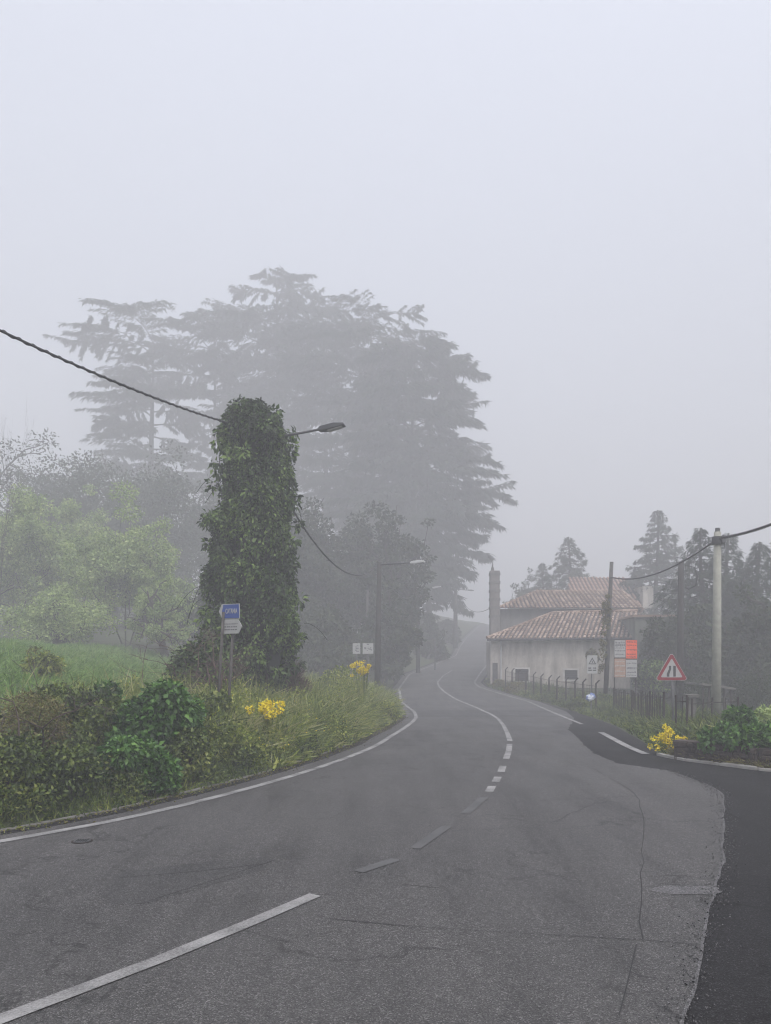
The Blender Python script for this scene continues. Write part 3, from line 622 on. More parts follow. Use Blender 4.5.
# twin post direction sign
D = 12.4; U = Vector((.88, -.47, 0)).normalized(); Wv = Vector((-.03, 0, 1)).normalized(); Nn = U.cross(Wv)
sb = at(222, 735, D); sb.z = float(gz(sb.x, D)) - .05
t = thing('direction_sign', 'twin post road sign with a blue left arrow panel above a white right arrow panel', 'road sign', sb)
for (bx, tx) in ((215.5, 223.5), (226, 234)):
    b_ = at(bx, 735, D); b_.z = float(gz(b_.x, D)) - .1; tt = at(tx, 612, D)
    MB().tube([b_, tt], 0.024, 10).build('post', M['wood_pole'], t, True)
bc = at(232.3, 611.5, D) - Nn * -.05; wc = at(233.0, 626.5, D) + Nn * .05
for nm, c, m_, poly, b_in in (('arrow_panel', bc, M['white'], [(-.26, 0), (-.19, .135), (.215, .135), (.215, -.135), (-.19, -.135)], 1), ('arrow_panel', wc, M['white'], [(-.20, .13), (.17, .13), (.255, 0), (.17, -.13), (-.20, -.13)], 0)):
    poly = [(a * .9, b * .9) for a, b in poly]; pn = MB().prism(poly, c, U, Wv, .012).build(nm, m_, t, bevel=.002)
    if b_in:
        MB().prism([(-.166, 0), (-.13, .11), (.184, .11), (.184, -.11), (-.13, -.11)], c + Nn * .009, U, Wv, .004).build('blue_field', M['blue'], pn)
        text('CATANIA', .112, c + Nn * .013 + U * .03, U, Wv, M['white'], pn, sx=.50)
        pn['label'] = 'blue left arrow panel lettered in white'
    else:
        r = random.Random(4); mk = MB()
        for row, (y0, hh) in enumerate(((.035, .012), (-.015, .018), (-.06, .018))):
            xx = -.13
            while xx < .13:
                wd = r.uniform(.015, .04); mk.prism([(xx, y0), (xx + wd, y0), (xx + wd, y0 + hh), (xx, y0 + hh)], c + Nn * .0085, U, Wv, .003); xx += wd + r.uniform(.006, .02)
        mk.build('faded_lettering', M['greyink'], pn); pn['label'] = 'white right arrow panel with faded lettering'
# round sign seen from behind, under the ivy column
c = at(267, 660, 16.5); b_ = at(266, 712, 16.5); b_.z = float(gz(b_.x, 16.5)) - .05
t = thing('round_road_sign', 'dark round road sign seen from behind at the foot of the ivy column', 'road sign', b_)
MB().tube([b_, (c.x, c.y + .03, c.z + .1)], .028, 10).build('post', M['rust'], t, True)
MB().tube([(c.x, c.y, c.z), (c.x, c.y + .012, c.z)], .29, 28).build('sign_disc', M['signback'], t)
# far white signs by the second lamp
for px, wd, lab in ((356.5, .36, 'left smaller white notice panel on a stake beside the second lamp'), (368, .5, 'right larger white notice panel on a stake beside the second lamp')):
    c = at(px, 648.5, 36); b_ = Vector((c.x, 36.05, float(gz(c.x, 36)) - .05))
    t = thing('notice_sign', lab, 'sign', b_, 'white notice signs by the second lamp'); MB().tube([b_, (c.x, 36.05, c.z)], .03, 8).build('post', M['galv'], t)
    MB().box(c, (wd, .03, .5)).build('panel', M['white'], t)
    r = random.Random(int(px)); mk = MB()
    for k in range(9): mk.box((c.x + r.uniform(-wd * .35, wd * .35), c.y - .018, c.z + r.uniform(-.2, .2)), (r.uniform(.04, .14), .006, r.uniform(.02, .06)))
    mk.build('marking', M['greyink'], t)
# red triangle: road narrows on the left
D = 18.0; c0 = at(671.5, 668, D); U = Vector((1, 0, 0)); Wv = Vector((.0, 0, 1)); b_ = at(673.5, 735, D); b_.z = float(gz(b_.x, D)) - .05
t = thing('warning_sign', 'red bordered triangle road sign showing a road narrowing, on a single post', 'road sign', b_)
MB().tube([b_, (c0.x + .02, D + .04, c0.z + .2)], .03, 10).build('post', M['galv'], t, True)
def rtri(s, rad=.045):
    R_ = s / math.sqrt(3) - rad; pts = []
    for k in range(3):
        a = math.radians(90 + 120 * k)
        cx_, cy_ = math.cos(a) * R_, math.sin(a) * R_
        for j in range(-3, 4): aa = a + math.radians(20 * j); pts.append((cx_ + math.cos(aa) * rad, cy_ + math.sin(aa) * rad))
    return pts
s = .70; cc = Vector((c0.x, D, c0.z - .07))
N0 = U.cross(Wv)                                           # points to -Y, to the camera
pn = MB().prism(rtri(s), cc, U, Wv, .012).build('sign_plate', M['white'], t)
rd = MB().prism(rtri(s - .03), cc + N0 * .008, U, Wv, .004).build('red_border', M['red'], t)
MB().prism(rtri(s - .21, .02), cc + N0 * .0115, U, Wv, .004).build('white_field', M['white'], t)
mk = MB(); q = cc + N0 * .015
mk.prism([(.030, -.11), (.078, -.11), (.078, .10), (.030, .10)], q, U, Wv, .003)
mk.prism([(-.095, -.11), (-.045, -.11), (-.045, -.055), (-.012, .035), (-.012, .10), (-.055, .10), (-.055, .04), (-.095, -.055)], q, U, Wv, .003)
mk.v = [tuple(q + (Vector(v_) - q) * 1.22) for v_ in mk.v]; mk.build('road_narrows_symbol', M['ink'], t)
# small triangle and text board on a post
D = 27.5; c = at(592.2, 664.5, D); b_ = at(591, 712, D); b_.z = float(gz(b_.x, D)) - .05
t = thing('warning_board', 'small white board with a triangle symbol on a thin post before the house', 'road sign', b_)
MB().tube([b_, (c.x, D + .03, c.z + .35)], .022, 8).build('post', M['galv'], t)
MB().box((c.x, D, c.z), (.37, .016, .66)).build('board', M['white'], t, bevel=.003)
mk = MB(); O = Vector((c.x, D - .011, c.z + .09))
def frame(mk, poly, inner, O, U, W, th):
    O, U, W = Vector(O), Vector(U), Vector(W); Nn_ = U.cross(W); n = len(poly)
    vs = [O + U * a + W * b + Nn_ * th for a, b in poly] + [O + U * a + W * b + Nn_ * th for a, b in inner]
    mk.add(vs, [(i, (i + 1) % n, (i + 1) % n + n, i + n) for i in range(n)])
T = lambda s_: [(math.cos(math.radians(90 + 120 * k)) * s_, math.sin(math.radians(90 + 120 * k)) * s_) for k in range(3)]
frame(mk, T(.165), T(.105), O, U, Wv, .002); mk.box((O.x, O.y, O.z), (.03, .004, .07))
for x0, w0, z0 in ((-.09, .1, -.13), (.06, .05, -.13), (.12, .04, -.13), (-.08, .13, -.21), (.08, .12, -.21)): mk.box((c.x + x0, D - .011, c.z + z0 + .0), (w0, .004, .045))
mk.build('symbol_and_lettering', M['ink'], t)
# crumpled bag caught on that post
c = at(590.5, 697.5, 27.35); m = MB(); rr = random.Random(2)
import bmesh
bm = bmesh.new(); bmesh.ops.create_icosphere(bm, subdivisions=3, radius=1)
for v in bm.verts:
    k = 1 + .25 * math.sin(v.co.x * 7 + v.co.z * 4) * math.cos(v.co.y * 6 + v.co.z * 9); v.co = Vector((v.co.x * .16 * k, v.co.y * .08 * k, v.co.z * .13 * k + (.03 if v.co.x > 0 else -.01))) + c
me = bpy.data.meshes.new('plastic_bag'); bm.to_mesh(me); bm.free()
bo = link('plastic_bag', me, None, None)
def bagmat():
    m, nt, b = mat_new('blue_white_plastic'); nt.links.new(ramp(nt, noise(nt, 5, 2, .4), [(.44, (.10, .17, .42)), (.52, (.62, .66, .74))]), b.inputs['Base Color']); b.inputs['Roughness'].default_value = .35; return m
bo.data.materials.append(bagmat()); tag(bo, 'blue and white plastic bag caught on the thin post of the small triangle board', 'plastic bag')
# advertising board with four posters
D = 31.0; A = at(614, 640, D); B = at(637, 677.5, D); cx_ = (A.x + B.x) / 2; cz_ = (A.z + B.z) / 2; w_, h_ = B.x - A.x, A.z - B.z
gb = float(gz(cx_, D))
t = thing('advertising_board', 'rusty framed roadside board carrying white and orange posters', 'billboard', (cx_, D, gb))
MB().box((cx_, D, cz_), (w_, .04, h_)).build('backing', M['rust'], t)
for sx in (-.46, .46): MB().tube([(cx_ + sx * w_, D + .05, gb - .1), (cx_ + sx * w_, D + .05, cz_ + h_ * .5)], .03, 8).build('post', M['rust'], t)
def poster(x0, x1, y0, y1, mat, lab, marks, seed):
    c = Vector((A.x + (x0 + x1) / 2 * w_, D - .028, A.z - (y0 + y1) / 2 * h_)); W2, H2 = (x1 - x0) * w_ - .02, (y1 - y0) * h_ - .02
    p = MB().box(c, (W2, .012, H2)).build('poster', mat, t); p['label'] = lab; r = random.Random(seed)
    mk = MB()
    for (yy, hh, m_) in marks:
        xx = -.44
        while xx < .40:
            wd = r.uniform(.04, .16); wd = min(wd, .44 - xx); mk.box((c.x + (xx + wd / 2) * W2, c.y - .008, c.z + yy * H2 + r.uniform(-.01, .01)), (wd * W2, .004, hh * H2 * r.uniform(.8, 1.15))); xx += wd + r.uniform(.02, .06)
    mk.build('lettering', marks[0][2], p)
poster(.0, .5, 0, .47, M['white'], 'white poster with broken black pattern', [(.36, .10, M['greyink']), (.2, .13, M['greyink']), (.05, .05, M['greyink']), (-.12, .07, M['greyink']), (-.33, .06, M['greyink'])], 1)
poster(.5, 1, 0, .5, M['orange'], 'bright orange poster with dark lettering rows', [(.40, .07, M['dull_orange']), (.22, .05, M['dull_orange']), (-.02, .07, M['dull_orange']), (-.26, .06, M['dull_orange']), (-.42, .08, M['dull_orange'])], 2)
poster(.0, .5, .49, 1, M['salmon'], 'faded orange poster', [(.36, .05, M['white']), (.12, .08, M['white']), (-.18, .06, M['white']), (-.4, .05, M['white'])], 3)
poster(.5, 1, .52, 1, M['white'], 'white poster with a dark heart like mark', [(.3, .06, M['greyink']), (.02, .12, M['greyink']), (-.22, .08, M['greyink']), (-.38, .05, M['greyink'])], 4)

# ------------------------------------------------------------------ the house
def tiled_roof(name, quad, mat, parent, colw=.24, rowl=.42, r=.06):
    """quad: eave_a, eave_b, top_b, top_a (top may be shorter than the eave). Real half round tiles, course by course."""
    a, b, tb, ta = (Vector(q) for q in quad); u = (b - a); Lu = u.length; u.normalize()
    n_ = u.cross((ta + tb) / 2 - (a + b) / 2).normalized(); n_ = n_ if n_.z > 0 else -n_
    v = n_.cross(u).normalized(); v = v if v.z > 0 else -v
    def loc(p): q = p - a; return q.dot(u), q.dot(v)
    ua, va = loc(ta); ub, vb = loc(tb); ha = max(va, vb)
    m = MB(); under = MB(); under.add([a, b, tb, ta], [(0, 1, 2, 3)])
    rr = random.Random(7); x = colw / 2
    while x < Lu:
        vm = 1e9
        if ua > 1e-3 and x < ua: vm = min(vm, va * x / ua)
        if ub < Lu - 1e-3 and x > ub: vm = min(vm, vb * (Lu - x) / (Lu - ub))
        if vm > 1e8: vm = va + (vb - va) * max(0, min(1, (x - ua) / max(ub - ua, 1e-6)))
        y = -.12
        while y < vm:
            y1 = min(y + rowl, vm + .03); o = a + u * (x + rr.uniform(-.008, .008)) + n_ * .01; lift0, lift1 = .035 + rr.uniform(-.004, .01), .012
            vs = []
            for (yy, rad, lf) in ((y, r * 1.12, lift0), (y1, r, lift1)):
                for k in range(6):
                    an = math.pi * k / 5; vs.append(o + v * yy + u * math.cos(an) * rad * 1.1 + n_ * (math.sin(an) * rad + lf))
            m.add(vs, [(k, k + 1, k + 7, k + 6) for k in range(5)] + [tuple(range(5, -1, -1))])
            y += rowl
        x += colw
    ro = m.build(name, mat, parent)
    under.build('roof_deck', M['bark'], ro)
    return ro
def ridge(a, b, parent, mat, r=.09):
    a, b = Vector(a), Vector(b); n = max(2, int((b - a).length / .4)); m = MB(); d = (b - a) / n
    for i in range(n): m.tube([a + d * i, a + d * (i + 1.05)], [r * 1.1, r * .92], 8)
    return m.build('ridge_tiles', mat, parent)
def wallq(m, p0, p1, z0, z1, th=.25):                      # wall slab between two plan points
    p0, p1 = Vector((*p0, 0)), Vector((*p1, 0)); d = (p1 - p0); L = d.length; an = math.atan2(d.y, d.x); c = (p0 + p1) / 2
    m.box((c.x, c.y, (z0 + z1) / 2), (L, th, z1 - z0), an)
ge = 2.62; gzb = -.45
FL = (6.12, 43.2); FR = (11.05, 41.2); FR2 = (10.55, 48); BL = (7.0, 50)
FR = ((637 - CX) / FP * 40.5, 40.5); FL = ((490.5 - CX) / FP * 43.5, 43.5)
hx = thing('stone_house', 'low cream plastered house with terracotta tiled roofs at the road bend', 'house', ((FL[0] + FR[0]) / 2, 42.5, gzb))
# front wall with real window openings: build as pieces
fd = Vector((FR[0] - FL[0], FR[1] - FL[1], 0)); fl_ = fd.length; fd.normalize(); fn = Vector((fd.y, -fd.x, 0))   # faces the camera
def on_front(px):                                          # distance along the front wall under image column px
    k = (px - CX) / FP; s = (k * FL[1] - FL[0]) / (fd.x - k * fd.y); return s
def front_z(py, s): return HC - (py - HY) / FP * (FL[1] + fd.y * s)
wins = []
for (x0, x1, y0, y1) in ((515, 528.5, 669, 681), (564.5, 577.5, 670, 679.5)):
    s0, s1 = on_front(x0), on_front(x1); wins.append((s0, s1, front_z(y1, s0), front_z(y0, s0)))
zt = ge - .05; m = MB(); an = math.atan2(fd.y, fd.x)
def fpiece(s0, s1, z0, z1, mb=m, off=0, th=.3):
    c = Vector((FL[0], FL[1], 0)) + fd * (s0 + s1) / 2 - fn * (th / 2 - off); mb.box((c.x, c.y, (z0 + z1) / 2), (s1 - s0, th, z1 - z0), an)
prev = 0
for (s0, s1, z0, z1) in wins:
    fpiece(prev, s0, gzb, zt); fpiece(s0, s1, gzb, z0); fpiece(s0, s1, z1, zt); prev = s1
fpiece(prev, fl_, gzb, zt)
bk = [(FL[0] + .95, 51.5), (FR[0] + .7, 50.5)]
off = Vector((FL[0], FL[1], 0)) - fn * .3
wallq(m, (off.x + .14, off.y), bk[0], gzb, zt); wallq(m, (FR[0] - .14, FR[1] + .31), bk[1], gzb, zt); 
wm = m.build('wall', M['plaster'], hx)
for i, (s0, s1, z0, z1) in enumerate(wins):
    fm = MB(); e = .09
    fpiece(s0 - e, s1 + e, z1, z1 + e, fm, .03, .10); fpiece(s0 - e, s1 + e, z0 - e, z0, fm, .04, .12); fpiece(s0 - e, s0, z0, z1, fm, .03, .1); fpiece(s1, s1 + e, z0, z1, fm, .03, .1)
    fo = fm.build('window', M['frame_pale'], hx)
    g = MB(); fpiece(s0, s1, z0, z1, g, -.14, .03); g.build('dark_opening_panel', M['crack'], fo)  # near-black panel: the unlit window opening painted as a dark sheet
    g = MB()
    for k in range(5): fpiece(s0, s1, z0 + (k + .35) * (z1 - z0) / 5, z0 + (k + .65) * (z1 - z0) / 5, g, -.10, .03)
    g.build('louvre', M['dark_metal'], fo)
# door shapes and pipe at the far left corner, cracks of render lines
dm = MB(); fpiece(.12, .42, gzb, 1.25, dm, .02, .05); dm.build('door', M['wood_pole'], hx)
pm = MB(); q = Vector((FL[0], FL[1], 0)) + fd * .62 + fn * .06; pm.tube([(q.x, q.y, gzb), (q.x, q.y, zt + .1)], .045, 8); pm.build('downpipe', M['lamp_pale'], hx)
gm = MB(); a0 = Vector((FL[0], FL[1], ge - .06)) + fn * .38 - fd * .1; a1 = a0 + fd * (fl_ + .1); gm.tube([a0, a1], .06, 8); gm.build('gutter', M['dark_metal'], hx)
# lower roof: hip on the left, verge on the right
E0 = Vector((FL[0], FL[1], ge)) + fn * .35 - fd * .12; E1 = Vector((FR[0], FR[1], ge)) + fn * .35 + fd * .05
R0 = at(553, 613.5, 46.2); R1 = at(637.5, 615, 44.0); R1.z = R0.z
tiled_roof('lower_roof', (E0, E1, R1, R0), M['tile'], hx)
ridge(E0 + Vector((0, 0, .06)), R0 + Vector((0, 0, .06)), hx, M['tile']); ridge(R0 + Vector((0, 0, .05)), R1 + Vector((0, 0, .05)), hx, M['tile'])
# upper storey: dark wall with its own hipped roof
U0 = at(497.5, 608, 47.0); U1 = at(642, 612, 46.5); U1.z = U0.z - .05
um = MB(); wallq(um, (U0.x + .1, 47.4), (U1.x - .1, 46.9), ge - .4, U0.z - .05); wallq(um, (U0.x + .1, 47.7), (U0.x + 1.0, 53), ge - .4, U0.z - .05); um.build('upper_wall', M['plaster_dark'], hx)
V0 = at(536, 591.5, 51); V1 = at(622, 592, 50.5); V1.z = V0.z
tiled_roof('upper_roof', (U0, U1, V1, V0), M['tile'], hx, .26, .45, .07)
W1 = U1 + Vector((1.6, 5.5, 0)); W1.z = U1.z
tiled_roof('side_roof', (U1, W1, V1 + Vector((.05, .05, 0)), V1), M['tile'], hx, .26, .45, .07)
ridge(U0, V0, hx, M['tile']); ridge(V0, V1, hx, M['tile']); ridge(V1, U1, hx, M['tile'])
# tall banded chimney on the left corner
c = at(494.5, 640, 46.2); zt_ = HC - (571 - HY) / FP * 46.2; z0_ = 2.5
cm_ = MB(); cm_.box((c.x, c.y, (z0_ + zt_) / 2), (.56, .56, zt_ - z0_)); ch = cm_.build('chimney', M['chimney'], hx, bevel=.02)
b2 = MB()
for k in range(6): b2.box((c.x, c.y, z0_ + 1.55 + k * (zt_ - z0_ - 1.65) / 5.2), (.62, .62, .16))
b2.build('brick_band', M['plaster_dark'], ch)
MB().tube([(c.x - .12, c.y, zt_), (c.x - .12, c.y, zt_ + .22)], [.11, .08], 8).tube([(c.x - .12, c.y, zt_ + .2), (c.x - .12, c.y, zt_ + .4)], .045, 8).build('chimney_pot', M['plaster_dark'], ch)
# plant growing on the wall beside the small triangle board
P_ = at(592, 651, 40.9); C = np.array([P_ + Vector((rg.normal() * .22, rg.normal() * .05, rg.normal() * .25)) for _ in range(12)])
# rear building
hb = thing('rear_building', 'taller foggy building with a pale pink tiled roof behind the house', 'house', at(605, 640, 58))
Q0 = at(568.5, 606, 56); Q1 = at(641.5, 609, 56); Q2 = at(641, 582, 60); Q3 = at(569, 578, 60); Q1.z = Q0.z; Q2.z = Q3.z
tiled_roof('roof', (Q0, Q1, Q2, Q3), M['tile_pink'], hb, .3, .5, .075)
m = MB(); m.box(((Q0.x + Q1.x) / 2, 58.2, (Q0.z + .4) / 2 - .1), (Q1.x - Q0.x - .3, 4.0, Q0.z - .4)); m.build('wall', M['plaster'], hb)
g0 = at(642, 607, 56.3); g1 = at(652.5, 586.5, 56.3); m = MB(); m.box(((g0.x + g1.x) / 2, 58.3, g1.z / 2), (g1.x - g0.x, 4.4, g1.z)); m.build('stair_tower', M['plaster'], hb)
# mossy wall of the neighbouring building on the right
nb = thing('outbuilding', 'dark mossy grey outbuilding right of the cream house, half overgrown', 'building', at(668, 690, 38))
a_, b_2 = at(638.5, 617, 39.5), at(690, 622, 38.0); m = MB(); m.box(((a_.x + b_2.x) / 2, 41.2, (a_.z + gzb) / 2), (b_2.x - a_.x, 3.6, a_.z - gzb), -.1); m.build('wall', M['wall_moss'], nb)
m = MB(); m.box(((a_.x + b_2.x) / 2, 41.2, a_.z + .05), (b_2.x - a_.x + .3, 3.9, .12), -.1); m.build('roof', M['tile'], nb)
bush('ivy_plant', 'ivy hanging over the grey outbuilding wall above the triangle sign', 'ivy', 663, 37.0, 628, 42, M['ivy'], 5200, .14, k=28, seed=30, depth=.5)
bush('leafy_shrub', 'dark leafy shrub between the poster board and the wooden pole', 'bush', 652, 32, 655, 46, M['ivy'], 4200, .11, k=24, seed=31)
bush('wall_plant', 'small dry plant sprouting on the cream house wall above the small triangle board', 'plant', 593, 40.3, 645, 16, M['dryweed'], 900, .12, k=10, seed=32, zb=1.2, stems=False)

# ------------------------------------------------------------------ fences on the right
def fence_post_row():
    t = thing('garden_fence', 'rusty wire fence on angled posts in front of the cream house', 'fence', (7.6, 34, -.4))
    pts = [(596, 706, 29.5), (583, 703.5, 31), (575, 701.5, 32), (566, 699.5, 33.2), (557, 697.5, 34.3), (549, 695.5, 35.5), (541, 693.5, 36.8), (533.5, 691.5, 38), (526, 690, 39), (518.5, 688, 40), (512, 686.5, 41), (505.5, 684.5, 42)]
    W = []
    for i, (px, py, D_) in enumerate(pts):
        x = (px - CX) / FP * D_; zb = float(gz(x, D_)); h = 1.05
        MB().tube([(x, D_, zb - .05), (x, D_, zb + h), (x + .12, D_ - .05, zb + h + .14)], [.035, .035, .028], 6).build('post', M['rust'], t)
        W.append(Vector((x, D_, zb)))
    m = MB()
    for a, b in zip(W, W[1:]):
        for h in (.2, .45, .7, .95): m.tube([a + Vector((0, 0, h)), b + Vector((0, 0, h))], .008, 4)
        for k in range(1, 8): p = a.lerp(b, k / 8); m.tube([p + Vector((0, 0, .1)), p + Vector((0, 0, .98))], .005, 3)
    m.build('wire_mesh', M['rust'], t)
fence_post_row()
def iron_fence(name, label, pts, h, step, r=.012):
    P = [Vector((x, y, float(gz(x, y)))) for x, y in pts]; t = thing(name, label, 'fence', P[0]); m = MB(); rr = random.Random(5)
    for a, b in zip(P, P[1:]):
        n = max(1, int((b - a).length / step))
        for k in range(n + 1):
            p = a.lerp(b, k / n); hh = h * rr.uniform(.93, 1.05); m.tube([p, p + Vector((rr.uniform(-.03, .03), 0, hh))], r, 5)
        for z in (.15, h * .9): m.tube([a + Vector((0, 0, z)), b + Vector((0, 0, z))], r * 1.1, 5)
    m.build('railing', M['rust'], t)
    for p in P: MB().tube([p - Vector((0, 0, .1)), p + Vector((0, 0, h * 1.06))], r * 2.6, 8).build('post', M['rust'], t)
    return t
def gx_(px, D_): return ((px - CX) / FP * D_, D_)
iron_fence('iron_fence', 'rusty iron bar fence between the yellow flowers and the poster board', [gx_(614, 27.5), gx_(632, 24), gx_(650, 20.8), gx_(664, 18.9)], .9, .2)
iron_fence('iron_gate', 'narrow dark iron gate right of the triangle sign post', [gx_(676, 16.5), gx_(687, 16.2)], .85, .13, .009)
iron_fence('iron_fence', 'leaning thin iron rails behind the concrete pole', [gx_(692, 17.5), gx_(712, 18.3), gx_(738, 18.6)], .75, .4, .010)
# gate pillar and small porch
c = at(691, 697, 19.2); zb = float(gz(c.x, 19.2)); t = thing('gate_pillar', 'short stone gate pillar with a capstone beside the iron gate', 'pillar', (c.x, 19.2, zb))
MB().box((c.x, 19.2, (c.z + zb) / 2 - .05), (.2, .2, c.z - zb + .1)).build('shaft', M['kerb'], t, bevel=.02); MB().box((c.x, 19.2, c.z + .03), (.3, .3, .08)).build('capstone', M['kerb'], t, bevel=.01)
D_ = 23; a, b = at(700, 684, D_), at(734, 689, D_); t = thing('porch_canopy', 'small flat roofed canopy on thin posts behind the concrete pole', 'canopy', ((a.x + b.x) / 2, D_, float(gz(a.x, D_))))
MB().box(((a.x + b.x) / 2, D_ + .5, (a.z + b.z) / 2), (b.x - a.x, 1.3, .07), 0, math.atan2(a.z - b.z, b.x - a.x)).build('roof_slab', M['kerb'], t, bevel=.01)
for px in (703, 709, 724, 731): p = at(px, 690, D_); MB().tube([(p.x, D_, float(gz(p.x, D_)) - .05), (p.x, D_, (a.z + b.z) / 2 - .02)], .035, 8).build('post', M['bark'], t)
# low stone wall with stones
def stone_wall():
    pts = [(4.78, 12.45), (5.6, 11.35), (6.05, 11.0), (7.4, 10.3), (10, 9.9)]
    t = thing('stone_wall', 'low dark stone retaining wall along the side road on the right', 'wall', (pts[0][0], pts[0][1], -.02)); m = MB(); rr = random.Random(8)
    for (x0, y0), (x1, y1) in zip(pts, pts[1:]):
        L_ = math.hypot(x1 - x0, y1 - y0); an = math.atan2(y1 - y0, x1 - x0)
        m.box(((x0 + x1) / 2, (y0 + y1) / 2, .11), (L_, .2, .36), an)
        for row in range(4):
            s = rr.uniform(0, .1)
            while s < L_ - .05:
                wd = min(rr.uniform(.07, .26), L_ - s); p = (x0 + (x1 - x0) * (s + wd / 2) / L_, y0 + (y1 - y0) * (s + wd / 2) / L_)
                m.box((p[0] + math.sin(an) * .1, p[1] - math.cos(an) * .1, -.03 + row * .085 + .04), (wd * .93, .06 + rr.uniform(-.035, .035), .07 + rr.uniform(-.012, .008)), an + rr.uniform(-.04, .04)); s += wd
    m.build('stonework', M['stone'], t, bevel=.015)
    m = MB()
    for (x0, y0), (x1, y1) in zip(pts, pts[1:]): m.box(((x0 + x1) / 2, (y0 + y1) / 2, .30), (math.hypot(x1 - x0, y1 - y0), .24, .03), math.atan2(y1 - y0, x1 - x0))
    m.build('coping', M['stone'], t)
    return pts
wp = stone_wall()
t = thing('ivy_hedge', 'bright trailing ivy draped over the top of the low stone wall', 'hedge', (6, 11.6, .2)); C = []
for (x0, y0), (x1, y1) in zip(wp, wp[1:]):
    n = int(math.hypot(x1 - x0, y1 - y0) / .055)
    for k in range(n):
        s = k / n; far = math.hypot(x0 + (x1 - x0) * s - 4.8, 0)
        if far > .22: C.append((x0 + (x1 - x0) * s + rg.normal() * .06, y0 + (y1 - y0) * s + .10 + rg.normal() * .12, .34 + rg.random() * (.09 + .14 * min(far, 1.6))))
C = np.array(C); P, Dr, U_, L, W = leaves_on_clumps(rg, C, rg.uniform(.06, .14, len(C)), 11000, .075, .5, .6, ratio=.75, inner=.5)
cards('foliage', P, Dr, U_, L, W, M['ivy_dark'], t)
m = MB()
for k in range(30):
    i = rg.integers(len(C)); p = Vector(C[i]); m.tube([p, p + Vector((rg.normal() * .05, -.12, -.12)), p + Vector((rg.normal() * .08, -.15, -.3 - rg.random() * .1))], .005, 4)
m.build('trailing_stem', M['twig'], t)
bush('conical_shrub', 'small upright dark green shrub standing behind the low stone wall', 'bush', 739, 13.2, 700, 30, M['ivy_dark'], 2600, .07, k=16, seed=40)
bush('leafy_shrub', 'light green shrub at the right edge behind the stone wall', 'bush', 765, 14, 708, 44, M['spring'], 2600, .07, k=20, seed=41)
bush('leafy_shrub', 'dark ivy mound at the right edge on top of the stone wall', 'bush', 762, 12.0, 722, 40, M['ivy_dark'], 2600, .075, k=18, seed=42)
for i, (px, D_, top, w_, lab) in enumerate(((700, 25, 672, 50, 'dark bush behind the small canopy'), (752, 24, 668, 60, 'dark bush at the right edge below the spruces'), (655, 24.5, 700, 36, 'low scrub behind the iron bar fence'), (628, 30, 697, 34, 'low scrub under the poster board'),
                                     (605, 31, 694, 26, 'small green shrub at the foot of the slender ivied pole'), (578, 30, 697, 22, 'small green shrub beside the thin post of the triangle board'), (518, 39.5, 683, 30, 'brown scrub on the wire fence near the far end of the house'), (500, 42.5, 681, 20, 'brown scrub at the far corner of the house'), (548, 35.2, 694, 34, 'grassy scrub along the wire fence under the house windows'),
                                     (632, 21, 725, 34, 'grassy weeds at the kerb left of the right hand yellow flowers'))):
    bush('scrub', lab, 'bush', px, D_, top, w_, M['dark_leaf'] if i < 2 else (M['dryweed'] if i in (6, 7) else M['bramble']), 3200, .07 if D_ < 26 else .10, k=22, seed=50 + i, ratio=.4)

